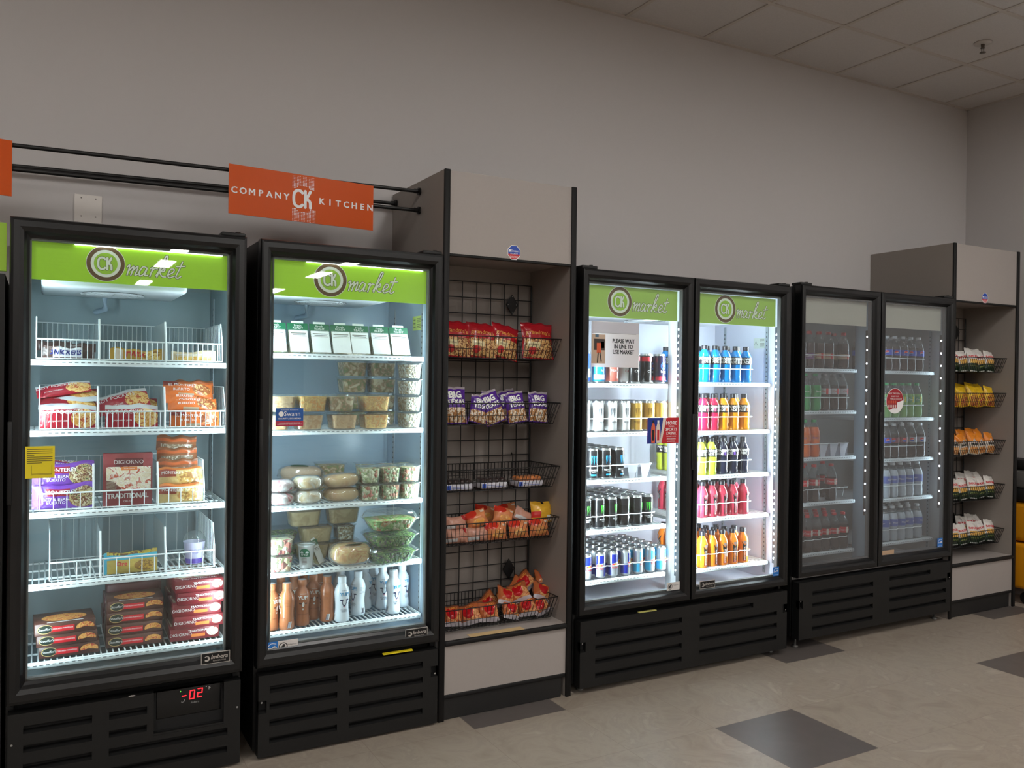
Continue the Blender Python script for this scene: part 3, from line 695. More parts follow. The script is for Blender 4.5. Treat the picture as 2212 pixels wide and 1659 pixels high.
def bay(label, x0, x1, sx):
    """x0,x1 are the outer edges of the two side panels"""
    r = empty('snack_bay', ((x0+x1)/2, 0, 0), 0, label, 'display bay'); ox = (x0+x1)/2
    def bl(mb, name, lab=None):
        o = mb.build(name, r); o.location.x = -ox
        if lab: o['label'] = lab
        return o
    t = .026
    for xa in (x0, x1-t):
        mb = MB(); mb.box(xa, .006, 0.0, xa+t, .628, 2.438, lamd); p = bl(mb, 'side_panel')
        mb = MB(); mb.rbox(xa-.001, -.006, .0, xa+t+.001, .0065, 2.439, EDGE, .002, 1); mb.build('edge_trim', p)
    a, c = x0+t, x1-t
    mb = MB(); mb.box(a, .002, 2.068, c, .020, 2.436, lam); h = bl(mb, 'header_panel')
    mb = MB(); mb.box(a, .0, 2.060, c, .024, 2.070, EDGE); mb.build('edge_trim', h)
    mb = MB(); mb.box(a, .020, 2.072, c, .40, 2.090, lamd); bl(mb, 'top_board')
    mb = MB(); mb.box(a, .385, .352, c, .40, 2.072, lamd); bl(mb, 'back_panel')
    mb = MB(); mb.box(a, .008, .332, c, .385, .352, lam); sh = bl(mb, 'base_shelf')
    mb = MB(); mb.rbox(a, -.010, .330, c, .010, .354, EDGE, .008, 3); mb.build('edge_trim', sh)
    mb = MB(); mb.box(a, .004, .112, c, .020, .330, lam); bl(mb, 'lower_panel')
    mb = MB(); mb.rbox(a, .0, .095, c-.004, .02, .114, EDGE, .004); mb.box(a, .010, 0.002, c-.02, .03, .096, TOE); bl(mb, 'toe_kick')
    # wire grid
    g = MB(); gx0, gx1, gy = a+.012, c-.006, .362
    n = 8
    for k in range(n+1):
        x = gx1-(.0785*k)
        if x > a+.004: g.tube([(x, gy, .37), (x, gy, 1.997)], .0026 if k else .0045, BLACKM, 5)
    z = 1.997
    while z > .36: g.tube([(a+.004, gy-.004, z), (gx1, gy-.004, z)], .0026, BLACKM, 5); z -= .0785
    bl(g, 'wire_grid')
    for z in (1.895, .555):
        mb = MB(); x = gx1-.118; mb.poly([(x, gy-.012, z-.052), (x+.034, gy-.012, z), (x, gy-.012, z+.052), (x-.034, gy-.012, z)], BLACKM)
        mb.poly([(x, gy-.006, z-.052), (x-.034, gy-.006, z), (x, gy-.006, z+.052), (x+.034, gy-.006, z)], BLACKM)
        for q in ((0, .042), (0, -.042), (.024, 0), (-.024, 0)): mb.ell(XZ(x, z, gy-.0125), q[0], q[1], .003, .003, CHROME, 6)
        bl(mb, 'grid_bracket')
    # security sticker
    mb = MB(); mp = XZ(sx, 2.100, -.0002); R8 = [(math.cos(PI/8+k*PI/4), math.sin(PI/8+k*PI/4)) for k in range(8)]
    mb.poly([mp(.036*u, .036*v) for u, v in R8], WHITE)
    mp = XZ(sx, 2.100, -.0006); blu = mat('security_blue', (26, 70, 170), .4); red = mat('security_red', (200, 40, 50), .4)
    q = .033*math.cos(PI/8); s8 = .033*math.sin(PI/8)
    mb.poly([mp(-q, -s8*.6), mp(q, -s8*.6), mp(q, s8), mp(s8, q), mp(-s8, q), mp(-q, s8)], blu)
    mb.poly([mp(-q, -s8*.6), mp(-q, -s8), mp(-s8, -q), mp(s8, -q), mp(q, -s8), mp(q, -s8*.6)], red)
    mp = XZ(sx, 2.100, -.001); mb.ell(mp, -.022, .007, .006, .006, WHITE, 12)
    mb.text('Swann', mp, WHITE, .016, .006, .007, .01); mb.text('SECURITY', mp, WHITE, .009, 0, -.006, .01); mb.text('24 HOUR VIDEO\nSURVEILLANCE', mp, WHITE, .006, 0, -.021)
    bl(mb, 'security_sticker')
    return r
bay('grey laminate snack bay of wire baskets between sandwich cooler and bright double cooler', 1.540, 2.232, 1.893)
bay('grey laminate snack bay of chip bags at far right end of the row', 5.146, 5.873, 5.487)
kit('bask1', 'wire_basket', [('wire_basket', basket_mb(.618, .290, .100, BLACKM))])
kit('bask2', 'wire_basket', [('wire_basket', basket_mb(.655, .290, .098, BLACKM))])
B1Z = [1.613, 1.305, 1.000, .755, .369]; B2Z = [1.608, 1.367, 1.042, .737, .431]
B1L = ['holding red cookie packs, topmost in left bay', 'holding purple pastry bags in left bay', 'holding three small donut trays in left bay', 'holding orange snack packs in left bay', 'holding red snack bags, lowest in left bay']
B2L = ['of green chip bags, topmost in right bay', 'of yellow chip bags in right bay', 'of orange and white bags in right bay', 'of white and green bags, second lowest in right bay', 'of white and green bags, lowest in right bay']
for z, l in zip(B1Z, B1L): place('bask1', 'black wire basket '+l, 'basket', (1.8825, .345, z))
for z, l in zip(B2Z, B2L): place('bask2', 'black wire basket '+l, 'basket', (5.509, .345, z))
mb = MB(); mb.box(1.70, .004, .3528, 1.98, .05, .3535, mat('paper_strip', (206, 178, 130), .7)); tag(mb.build('paper_strip'), 'tan paper label strip on the base shelf of the left snack bay', 'label strip')

# ================================================================ hanging sign on rods
for z, y, x1, w in ((2.389, .273, 1.532, 'front upper'), (2.300, .273, 1.532, 'front lower'), (2.385, .574, 1.533, 'rear')):
    mb = MB(); z0 = z-.022*(x1+.9)/1.6 if y < .5 else z-.0474
    mb.tube([(-.9, y, z0), (x1+.006, y, z)], .0085, BLACKM, 12)
    o = mb.build('support_rod'); tag(o, 'long black %s rod running from the grey bay panel to the left' % w, 'rod')
    mb = MB(); mb.tube([(x1-.004, y, z), (x1+.0065, y, z)], .017, BLACKM, 14, cap=True); mb.tube([(x1-.022, y, z), (x1-.004, y, z)], .011, BLACKM, 12)
    mb.build('rod_flange', o)
org = mat('orange_sign', (204, 80, 2), .30, spec=.18)
def sign(x0, x1, ztl, ztr, zbl, zbr, y, full, label):
    mb = MB(); P = [(x0, zbl), (x1, zbr), (x1, ztr), (x0, ztl)]
    mb.poly([(a, y, b) for a, b in P], org); mb.poly([(a, y+.005, b) for a, b in P][::-1], org)
    for i in range(4): a, b2 = P[i], P[(i+1) % 4]; mb.poly([(a[0], y, a[1]), (a[0], y+.005, a[1]), (b2[0], y+.005, b2[1]), (b2[0], y, b2[1])], org)
    if full:
        W_ = x1-x0; H_ = ztl-zbl
        def mp(u, v): return (x0+u*W_, y-.0006, zbl+(zbr-zbl)*u+v*H_)
        def mpm(u, v): return mp(.495+u/W_, .48+v/H_)
        ck(mb, mpm, .078, WHITE)
        def mpt(u, v): return mp(u/W_, .48+v/H_)
        for i, ch in enumerate('COMPANY'): mb.text(ch, mpt, WHITE, .038, .022+i*.0362, .0, .028)
        for i, ch in enumerate('KITCHEN'): mb.text(ch, mpt, WHITE, .038, W_-.236+i*.0368, .0, .028)
        for s in (1, -1):
            for i in range(-9, 10):
                for j in range(9):
                    u = i*.0065+s*.0; v = s*(.046+j*.0062)
                    if abs(v) < .098 and u*u+v*v > .056**2 and abs(u+ (0 if s > 0 else -.006)) < .052: mb.ell(mpm, u+.0, v, .0024*(1-.06*j), .0024*(1-.06*j), WHITE, 6)
    o = mb.build('hanging_sign'); return tag(o, label, 'sign')
sign(.672, 1.301, 2.398, 2.381, 2.192, 2.180, .248, True, 'orange hanging sign reading COMPANY KITCHEN on the black rods')
sign(-.75, -.103, 2.395, 2.377, 2.190, 2.171, .248, False, 'orange hanging sign cut off by the left edge of the photo')

# ================================================================ papers and decals on the doors
def paper(name, col):
    m, nt, b = newmat(name); N = nt.nodes; L = nt.links; b.inputs['Base Color'].default_value = lin(col); b.inputs['Roughness'].default_value = .7
    t = N.new('ShaderNodeBsdfTranslucent'); t.inputs[0].default_value = lin(col); mx = N.new('ShaderNodeMixShader'); mx.inputs[0].default_value = .22
    L.new(b.outputs[0], mx.inputs[1]); L.new(t.outputs[0], mx.inputs[2]); L.new(mx.outputs[0], N['Material Output'].inputs[0]); return m
def flat(x0, z0, x1, z1, y, m): mb = MB(); mb.box(x0, y, z0, x1, y+.0006, z1, m); return mb
ink = mat('printed_black', (28, 28, 28), .5)
mb = MB(); mb.rect(XZ(0, 0, .0012), 2.329, 1.583, 2.618, 1.806, paper('white_paper', (232, 228, 228))); mp = XZ(0, 0, .0006)
mb.rect(mp, 2.331, 1.750, 2.616, 1.804, paper('grey_paper_band', (212, 211, 218))); mb.rect(mp, 2.331, 1.7485, 2.60, 1.7495, OUTL)
mb.rect(mp, 2.331, 1.60, 2.412, 1.742, mat('photo_beige', (196, 172, 150), .6)); mp = XZ(0, 0, .0003)
mb.rect(mp, 2.345, 1.665, 2.408, 1.720, mat('photo_dark', (60, 52, 50), .6)); mb.rect(mp, 2.385, 1.675, 2.406, 1.708, mat('photo_grey', (150, 160, 160), .6))
mb.rect(mp, 2.352, 1.728, 2.372, 1.742, mat('photo_blue', (80, 110, 130), .6))
mp = XZ(0, 0, .0); mb.rect(mp, 2.361, 1.652, 2.387, 1.700, mat('photo_orange', (214, 96, 60), .6)); mb.ell(mp, 2.374, 1.709, .008, .009, MATS['photo_dark'], 10)
mb.stroke([(2.370, 1.652), (2.366, 1.605)], .007, mp, MATS['photo_dark'], False); mb.stroke([(2.380, 1.652), (2.388, 1.612)], .007, mp, MATS['photo_dark'], False)
for i, t in enumerate(('PLEASE WAIT', 'IN LINE TO', 'USE MARKET')): mb.text(t, XZ(0, 0, .0004), ink, .0285, 2.522, 1.712-.027*i, .032, sx=.8)
tag(mb.build('paper_sign'), 'white paper sign reading PLEASE WAIT IN LINE TO USE MARKET', 'paper sign')
mb = flat(2.678, 1.200, 2.881, 1.331, .0010, mat('ad_red', (198, 32, 44), .4)); mp = XZ(0, 0, .0006)
mb.poly([mp(2.678, 1.2), mp(2.762, 1.2), mp(2.79, 1.331), mp(2.678, 1.331)], mat('ad_blue', (24, 50, 140), .4)); mp = XZ(0, 0, .0003)
mb.poly([mp(2.757, 1.2), mp(2.768, 1.2), mp(2.80, 1.331), mp(2.779, 1.331)], mat('ad_cream', (226, 214, 200), .4))
for cx, body, cap in ((2.715, 'photo_orange', 'printed_black'), (2.747, 'ad_cream', 'white_print')):
    mp = XZ(0, 0, .0); mb.poly([mp(cx-.011, 1.203), mp(cx+.011, 1.203), mp(cx+.014, 1.25), mp(cx+.012, 1.285), mp(cx+.005, 1.305), mp(cx-.005, 1.305), mp(cx-.012, 1.285), mp(cx-.014, 1.25)], MATS[body])
    mb.rect(XZ(0, 0, -.0002), cx-.006, 1.303, cx+.006, 1.318, MATS[cap]); mb.rect(XZ(0, 0, -.0002), cx-.007, 1.215, cx+.007, 1.27, MATS['printed_black'] if cx < 2.73 else MATS['ad_red'])
mp = XZ(0, 0, .0003)
for t, s, z in (('MORE', .027, 1.302), ('THAN A', .010, 1.286), ('SPORTS', .0215, 1.270), ('DRINK', .0215, 1.250), ('COCONUT WATER', .007, 1.235), ('ANTIOXIDANTS', .008, 1.222), ('NO ARTIFICIAL', .008, 1.209)): mb.text(t, mp, WHITE, s, 2.832, z, .02, .1)
tag(mb.build('advert_decal'), 'red and blue sports drink advert stuck inside the energy drink door', 'decal')
mb = flat(.816, 1.317, .927, 1.389, -.0006, blu_ := mat('decal_blue', (30, 86, 160), .4)); mp = XZ(0, 0, -.001)
mb.rect(mp, .816, 1.317, .927, 1.338, mat('decal_red', (176, 40, 70), .4)); mp = XZ(0, 0, -.0014)
mb.ell(mp, .838, 1.366, .0105, .0105, WHITE, 18); mb.text('Swann', mp, WHITE, .026, .882, 1.366, .01); mb.text('SECURITY | SEGURIDAD', mp, WHITE, .0085, .872, 1.347, .015)
mb.text('PROTECTED BY - PROTEGIDO POR', mp, WHITE, .0045, .872, 1.382); mb.text('24 HOUR VIDEO SURVEILLANCE\nVIGILANCIA POR VIDEO LAS 24 HORAS', mp, WHITE, .0058, .872, 1.327)
tag(mb.build('security_decal'), 'blue and red security decal stuck on the sandwich cooler door', 'decal')
mb = flat(-.047, 1.150, .043, 1.261, -.0242, yel); mp = XZ(0, 0, -.0246)
for i in range(8):
    mb.rect(mp, -.042, 1.252-.0068*i-.0022, .036 if i not in (3, 7) else (-.02 if i == 3 else .004), 1.252-.0068*i, OUTL, 1, 1)
mb.stroke([(-.028, 1.195), (-.028, 1.165), (.034, 1.165), (.034, 1.195)], .001, mp, OUTL, False); mb.stroke([(-.03, 1.161), (.035, 1.163)], .0012, mp, OUTL, False)
tag(mb.build('notice_sticker'), 'yellow printed notice sticker on the left edge of the freezer door', 'sticker')
mb = MB(); ox, oz = 4.588, 1.415; mp = XZ(ox, oz, .0012); ar = mat('oval_red', (160, 28, 40), .4)
mb.ell(mp, 0, 0, .082, .078, WHITE, 36); mp = XZ(ox, oz, .0008)
mb.poly([mp(.079*math.cos(a), .075*math.sin(a)) for a in [PI*.02+k*PI*1.25/26 for k in range(27)]]+[mp(-.02, -.045), mp(.02, -.045), mp(.02, -.01)], ar); mp = XZ(ox, oz, .0004)
mb.text('BUY TWO 20oz', mp, WHITE, .015, -.005, .045, .01, .1); mb.text('BUILD YOUR', mp, WHITE, .012, 0, .028); mb.text('WIN A COOLER', mp, WHITE, .015, .01, .012, .01)
for k in range(4):
    for j in range(2): mb.rect(mp, -.062+k*.02, -.015-.026*j, -.050+k*.02, .002-.026*j, MATS['ad_cream'] if j else MATS['photo_orange'])
tag(mb.build('oval_decal'), 'red and white oval promotion decal on the right soda door', 'decal')

# ================================================================ packaged goods: builders
def C3(n, c, r=.35, **k): return mat(n, c, r, **k)
CANW, CANK = C3('can_white', (226, 228, 230), .3), C3('can_black', (22, 23, 26), .25)
def can(kind, r, h, body, deco=None, top=None):
    prof = [(0, .004), (r*.70, .0), (r*.80, .003), (r, .011), (r, h-.016), (r*.96, h-.010), (r*.87, h-.003)]
    mb = MB(); mb.lathe(prof, body, 24, ms=[SILVER, SILVER, SILVER, body, top or body, SILVER])
    if deco: deco(mb, lambda u, v, off=.0004: CYL(r, 0, off)(u, v))
    ld = MB(); ld.lathe([(r*.87, h-.003), (r*.90, h), (r*.86, h+.0005), (r*.83, h-.004), (0, h-.004)], SILVER, 24)
    tb = MB(); tb.rbox(-.006, -.012, h-.0035, .006, .010, h-.0018, SILVER, .0006, 1)
    kit(kind, 'beverage_can', [('can_body', mb), ('can_lid', ld), ('pull_tab', tb, 1)])
def claw(mb, mp, cx, cz, s, m):
    for dx, a, l in ((-.42, 0, .9), (0, .0, 1.), (.42, 0, .85)):
        mb.poly([mp(cx+(dx-.13)*s, cz+.5*s*1.1), mp(cx+(dx+.17)*s, cz+.5*s*1.15), mp(cx+(dx+.10)*s, cz+.1*s), mp(cx+(dx+.13)*s, cz-.3*s), mp(cx+(dx)*s, cz-l*s), mp(cx+(dx-.06)*s, cz-.3*s), mp(cx+(dx-.13)*s, cz+.1*s)], m)
def mdeco(cm, tm, sub=None):
    def f(mb, mp):
        for a in (0, 2.6):
            q = lambda u, v: mp(u+a*.033, v)
            claw(mb, q, 0, .105, .030, cm); mb.text('MONSTER', q, tm, .0125, 0, .050, .015, sx=.9); mb.text('ENERGY', q, tm, .006, 0, .041)
            if sub: mb.rect(q, -.015, .022, .015, .030, sub, 6)
        mb.rect(lambda u, v: mp(u+1.35*.033, v), -.010, .03, .010, .13, C3('can_grey_print', (120, 124, 128)), 5)
    return f
r16, h16 = .0325, .158
can('c_white', r16, h16, CANW, mdeco(C3('claw_grey', (96, 104, 112)), C3('claw_grey', 0)))
can('c_gold', r16, h16, C3('can_gold', (198, 160, 70), .3), mdeco(C3('claw_dark_gold', (120, 88, 20)), C3('claw_dark_gold', 0)))
can('c_blueclaw', r16, h16, CANK, mdeco(C3('claw_blue', (40, 165, 225)), CANW, C3('claw_blue', 0)))
can('c_greenclaw', r16, h16, CANK, mdeco(C3('claw_green', (70, 205, 60)), CANW))
def rbdeco(bl, sv):
    def f(mb, mp):
        for k in range(4):
            u0 = (k*PI/2-.75)*.0265; w = .0215
            n = 5
            for i in range(n):
                a = u0+w*2*i/n; c = u0+w*2*(i+1)/n
                if k % 2 == 0:
                    mb.poly([mp(a, .072+.010*i/n), mp(c, .072+.010*(i+1)/n), mp(c, .118), mp(a, .118)], bl)
                else:
                    mb.poly([mp(a, .014), mp(c, .014), mp(c, .060+.008*(i+1)/n), mp(a, .060+.008*i/n)], bl)
        for a in (0, PI*.0265): 
            q = lambda u, v: mp(u+a, v, .0008)
            mb.ell(q, 0, .066, .008, .008, C3('bull_yellow', (245, 205, 50)), 14)
            for s in (1, -1): mb.poly([q(s*.003, .066), q(s*.006, .072), q(s*.015, .071), q(s*.020, .064), q(s*.014, .061), q(s*.006, .062)], C3('bull_red', (210, 24, 48)))
            mb.text('Red Bull', q, MATS['bull_red'], .011, 0, .052, .02); mb.text('ENERGY DRINK', q, C3('bull_blue_text', (20, 40, 120)), .005, 0, .044)
    return f
RBS = C3('can_silver_paint', (196, 204, 212), .28, metal=.4)
can('c_rb', .0265, .134, RBS, rbdeco(C3('can_deep_blue', (22, 40, 150), .28), RBS))
can('c_rbsf', .0265, .134, RBS, rbdeco(C3('can_light_blue', (60, 170, 215), .28), RBS))
def simple_deco(t, tm, band, bm, blob=None):
    def f(mb, mp):
        for a in (0, PI*.0325):
            q = lambda u, v: mp(u+a, v)
            if bm: mb.rect(q, -.045, band[0], .045, band[1], bm, 12)
            q2 = lambda u, v: mp(u+a, v, .0008)
            if blob: mb.ell(q2, 0, .095, .017, .020, blob[0], 18, inner=.6); mb.ell(q2, 0, .095, .006, .008, blob[1], 12)
            mb.text(t, q2, tm, .018, 0, .065, .02)
    return f
can('c_cyan', r16, h16, C3('can_cyan', (30, 150, 205), .3), simple_deco('N', CANW, (.02, .045), CANW))
can('c_orangew', r16, h16, C3('can_coral', (205, 110, 96), .3), simple_deco('PEACH', CANW, (.1, .14), CANW))
can('c_redw', r16, h16, CANW, simple_deco('C4', C3('can_red', (196, 40, 60)), (.1, .145), MATS['can_red']))
can('c_bluew', r16, h16, C3('can_blue', (40, 80, 180), .3), simple_deco('ICE', CANW, (.03, .06), CANW))
can('c_dark', r16, h16, CANK, simple_deco('C4', CANW, (.118, .142), MATS['can_red']))
can('c_bang', r16, h16, C3('can_dark_navy', (30, 26, 52), .25), simple_deco('bang', CANW, (.02, .04), MATS['can_red'], (MATS['can_blue'], MATS['can_red'])))

def bottle(kind, name, prof, ms, labelz=None, labelm=None, deco=None, cap=None, rl=None, n=20, extra=None):
    mb = MB(); mb.lathe(prof, None, n, ms=ms); parts = [('bottle_body', mb)]
    rf = profr(prof)
    if labelz:
        lb = MB(); z0, z1 = labelz; k = 6
        lb.lathe([(rf(z0+(z1-z0)*i/k)+.0006, z0+(z1-z0)*i/k) for i in range(k+1)], labelm, n)
        if deco: deco(lb, lambda u, v, off=.0014: CYL(lambda z: rl or rf((z0+z1)/2), 0, off)(u, v))
        parts.append(('bottle_label', lb))
    elif deco: deco(mb, lambda u, v, off=.0010: CYL(rf, 0, off)(u, v))
    if cap:
        cm, cr, z0, z1 = cap; cb = MB()
        cb.lathe([(cr*.98, z0), (cr, z0+.002), (cr, z1-.002), (cr*.92, z1), (0, z1)], cm, 16, ms=[cm, cm, cm, C3('cap_top_white', (206, 210, 214)) if name == 'milk_bottle' else cm]); parts.append(('bottle_cap', cb))
    kit(kind, name, parts)
CAPB = C3('cap_black', (34, 32, 40), .4)
PP = [(0, .003), (.026, .0), (.031, .005), (.032, .020), (.0295, .033), (.032, .050), (.0305, .068), (.0325, .082), (.0325, .098), (.032, .102), (.032, .142), (.0315, .145), (.027, .158), (.016, .176), (.0135, .184)]
def sportlab(txt):
    def f(mb, mp):
        for a in (-.9, .9, 2.9):
            q = lambda u, v: mp(u+a*.033, v); mb.text('POWER\nADE', q, WHITE, .0200, 0, .122, .045, sx=.95)
            q = lambda u, v: mp(u+(a+.9)*.033, v); mb.rect(q, -.006, .106, .006, .134, txt, 4)
    return f
def sports(kind, col, acc, nm):
    m = C3(nm, col, .18, coat=.5)
    bottle(kind, 'sports_drink_bottle', PP, [m]*(len(PP)-1), (.100, .1420), C3('label_black', (24, 24, 28), .35), sportlab(acc), (CAPB, .0165, .180, .203), rl=.0322)
sports('s_blue', (10, 130, 205), C3('acc_white', (225, 230, 235)), 'drink_blue'); sports('s_red', (190, 30, 66), C3('acc_pink', (226, 90, 120)), 'drink_red')
sports('s_orange', (232, 150, 20), C3('acc_orange', (240, 150, 100)), 'drink_orange'); sports('s_green', (196, 208, 60), C3('acc_lime', (230, 235, 190)), 'drink_lime')
sports('s_dark', (30, 34, 58), C3('acc_purple', (130, 90, 190)), 'drink_dark')
BP = [(0, .003), (.026, 0), (.031, .005), (.031, .060), (.029, .075), (.0325, .105), (.0325, .125), (.026, .148), (.016, .165), (.0135, .175)]
def armor(kind, col, nm, acc):
    m = C3(nm, col, .22, coat=.3)
    def f(mb, mp):
        K = C3('label_black', 0); G = C3('armor_grey', (150, 130, 130))
        for a in (0, 3.1):
            q = lambda u, v: mp(u+a*.031, v)
            mb.poly([q(-.010, .012), q(.010, .012), q(.010, .085), q(.016, .103), q(.022, .128), q(.011, .112), q(0, .100), q(-.011, .112), q(-.022, .128), q(-.016, .103), q(-.010, .085)], K)
            q = lambda u, v: mp(u+a*.031, v, .0022)
            mb.poly([q(-.009, .125), q(.009, .125), q(.010, .116), q(0, .106), q(-.010, .116)], G)
            def r90(u, v): return q(-v*1., .055+u)
            mb.text('BODYARMOR', r90, WHITE, .0125, 0, 0, .02); mb.rect(q, -.008, .014, .008, .022, acc, 2)
    bottle(kind, 'sports_drink_bottle', BP, [m]*(len(BP)-1), None, None, f, (CAPB, .0165, .172, .196))
armor('a_pink', (200, 60, 84), 'armor_pink', C3('armor_red', (190, 20, 40))); armor('a_orange', (236, 130, 30), 'armor_orange', C3('armor_red', 0))
SP = [(0, .004), (.022, .0), (.031, .004), (.0345, .014), (.035, .045), (.0325, .068), (.0345, .088), (.0352, .096), (.0352, .138), (.034, .152), (.026, .178), (.0145, .200), (.0128, .206)]
def soda(kind, liq, lab, capc, txt=None, txm=None, fill=9, blob=False, name='soda_bottle', hz=(.099, .134), gloss=.15, l2=None):
    ms = [liq if i < fill else PETCLEAR for i in range(len(SP)-1)]
    def f(mb, mp):
        for a in (-.7, 1.4, 3.5):
            q = lambda u, v: mp(u+a*.033, v)
            if l2: mb.rect(q, .012, hz[0], .026, hz[1], l2, 3)
            if blob:
                mb.ell(q, 0, sum(hz)/2, .013, .013, WHITE, 18); q2 = lambda u, v: mp(u+a*.033, v, .0022)
                mb.ell(q2, 0, sum(hz)/2+.001, .0125, .0118, C3('globe_red', (214, 50, 56)), 14, a0=.2, a1=PI+.2); mb.ell(q2, 0, sum(hz)/2-.001, .0125, .0118, C3('globe_blue', (30, 70, 170)), 14, a0=PI+.1, a1=2*PI+.1)
            elif txt: mb.text(txt, q, txm or WHITE, .0155, 0, sum(hz)/2, .005, .35)
    bottle(kind, name, SP, ms, hz, lab, f, (capc, .0148, .206, .222), rl=.0356)
COLA = C3('cola_liquid', (44, 26, 20), .12, coat=.6); CAPR = C3('cap_red', (205, 40, 42)); CAPW = C3('cap_white', (222, 224, 226))
RED = C3('label_red', (206, 36, 44), .35)
soda('p_coke', COLA, RED, CAPR, 'Coca-Cola', WHITE, l2=C3('label_cream', (220, 210, 196)))
soda('p_cokelow', COLA, RED, CAPR, 'Coca-Cola', WHITE, fill=8, l2=C3('label_cream', 0))
soda('p_cream', COLA, C3('label_tan', (205, 180, 150)), CAPR, 'Coke', RED, l2=RED, hz=(.060, .090))
soda('p_cherry', COLA, C3('label_violet', (110, 60, 110)), CAPR, 'Cherry', WHITE, hz=(.055, .090))
soda('p_sprite', C3('soda_green', (52, 150, 84), .15, coat=.5), C3('label_green', (30, 140, 70)), C3('cap_green', (60, 160, 100)), 'Sprite', WHITE)
soda('p_diet', COLA, C3('label_silver', (196, 196, 198), .35), C3('cap_grey', (150, 150, 150)), 'Coke', RED, l2=RED)
soda('p_fanta', C3('soda_orange', (224, 104, 36), .15, coat=.5), C3('label_orange2', (214, 110, 50)), C3('cap_green', 0), 'Fanta', C3('can_blue', 0), fill=10)
soda('p_pepsi', COLA, C3('label_blue', (36, 76, 190)), CAPW, blob=True)
soda('p_pepsired', COLA, C3('label_maroon', (120, 40, 60)), CAPW, blob=True)
soda('p_pepsigrey', COLA, C3('label_grey', (160, 162, 168)), CAPW, blob=True)
soda('p_dew', C3('soda_pale_green', (120, 170, 96), .15, coat=.5), C3('label_teal', (90, 150, 110)), C3('cap_green', 0), 'Dew', WHITE, l2=C3('label_yellow', (210, 205, 60)))
WAT = C3('water_body', (176, 186, 194), .15, coat=.5)
soda('p_water', WAT, C3('label_water_blue', (92, 108, 176)), CAPW, 'Water', WHITE, fill=10, name='water_bottle', hz=(.095, .140))
MP = [(0, .003), (.026, 0), (.031, .004), (.0315, .020), (.028, .055), (.0275, .072), (.0315, .105), (.0325, .125), (.029, .142), (.018, .160), (.0165, .170)]
COWN = C3('cow_navy', (30, 40, 80)); YB = C3('yup_cyan', (30, 140, 190))
def milk(kind, col, nm, tcol, cow):
    m = C3(nm, col, .3, coat=.2)
    def f(mb, mp):
        for a in (-.2, 2.9):
            q = lambda u, v: mp(u+a*.031, v)
            mb.text('YUP!', q, tcol, .021, 0, .120, .03)
            if cow:
                for s in (1, -1): mb.ell(q, s*.014, .096, .007, .0035, COWN, 10); mb.stroke([(s*.008, .098), (s*.010, .085), (s*.004, .072)], .003, q, COWN)
                mb.ell(q, 0, .070, .006, .005, COWN, 10); mb.ell(lambda u, v: mp(u+a*.031, v, .0016), 0, .066, .003, .003, C3('cow_pink', (225, 150, 160)), 8)
                mb.text('CLASSIC\nWHITE', q, COWN, .009, 0, .050, .01)
            else:
                mb.ell(q, 0, .092, .005, .011, WHITE, 12); mb.ell(q, 0, .072, .004, .004, WHITE, 10)
                for s in (1, -1): mb.ell(q, s*.012, .096, .006, .003, C3('cow_brown', (80, 40, 24)), 10)
                mb.text('CHOCOLATE', q, C3('cow_brown', 0), .008, 0, .050, .01)
            mb.text('SHAMROCK', q, COWN if cow else WHITE, .005, 0, .136)
            q = lambda u, v: mp(u+(a+1.5)*.031, v)
            for i in range(5): mb.rect(q, -.012, .10+.006*i, .010, .1008+.006*i, COWN if cow else C3('cow_brown', 0), 4)
            mb.rect(q, .0, .010, .014, .035, WHITE, 4)
            for i in range(6): mb.rect(lambda u, v: mp(u+(a+1.5)*.031, v, .0016), .001+.002*i, .011, .002+.002*i, .034, COWN)
    bottle(kind, 'milk_bottle', MP, [m]*(len(MP)-1), None, None, f, (C3(nm+'_cap', tuple(min(255, c+8) for c in col), .4), .0185, .166, .192))
milk('m_white', (216, 224, 232), 'milk_white', YB, True); milk('m_brown', (166, 100, 62), 'milk_brown', WHITE, False)

# pouches, wrapped bars, boxes
def pouch(kind, name, w, h, t, m, texts=(), ends='v', seed=1, wr=.12, nu=14, nv=16, extra=()):
    sd = Vector((seed*3.1, seed*1.7, 0))
    def P(u, v, s, off=0):
        uu, vv = min(1, max(0, u)), min(1, max(0, v)); se = .055
        if ends == 'v': a = max(0, min(1, (vv-se)/(1-2*se))); pr = math.sin(PI*a)**.5*math.sin(PI*uu)**.42; wx = 1-.07*math.sin(PI*a); wz = 1
        else: a = max(0, min(1, (uu-se)/(1-2*se))); pr = math.sin(PI*a)**.5*math.sin(PI*vv)**.42; wx = 1; wz = 1-.10*(1-abs(2*vv-1))*0
        n = noise.noise(Vector((u*3.2, v*3.2, s*1.5))+sd); n2 = noise.noise(Vector((u*9, v*9, s))+sd)
        e = .5+.5*pr
        z = vv*h+.010*noise.noise(Vector((u*4, 7.7, seed)))*(vv > .5)*(vv-.5)*2*(w/.15)
        return Vector(((u-.5)*w*wx, s*(t/2*pr*(1+wr*2*n)+off)+t*wr*.5*n2*e, z))
    mb = MB()
    mb.surf(lambda u, v: P(u, v, -1), nu, nv, m); mb.surf(lambda u, v: P(1-u, v, 1), nu, nv, m)
    for tx in texts:
        body, u, v, size, tm = tx[:5]; bold = tx[5] if len(tx) > 5 else .02; sh = tx[6] if len(tx) > 6 else 0
        mb.text(body, lambda a, b2: P(a/w+.5, b2/h, -1, .0016), tm, size, (u-.5)*w, v*h, bold, sh)
    kit(kind, name, [(name, mb)]+list(extra))
FOODB = [(120, 70, 34), (180, 120, 60), (224, 190, 120), (200, 150, 80)]
FOODP = [(190, 150, 110), (232, 214, 180), (208, 120, 70), (240, 228, 200)]
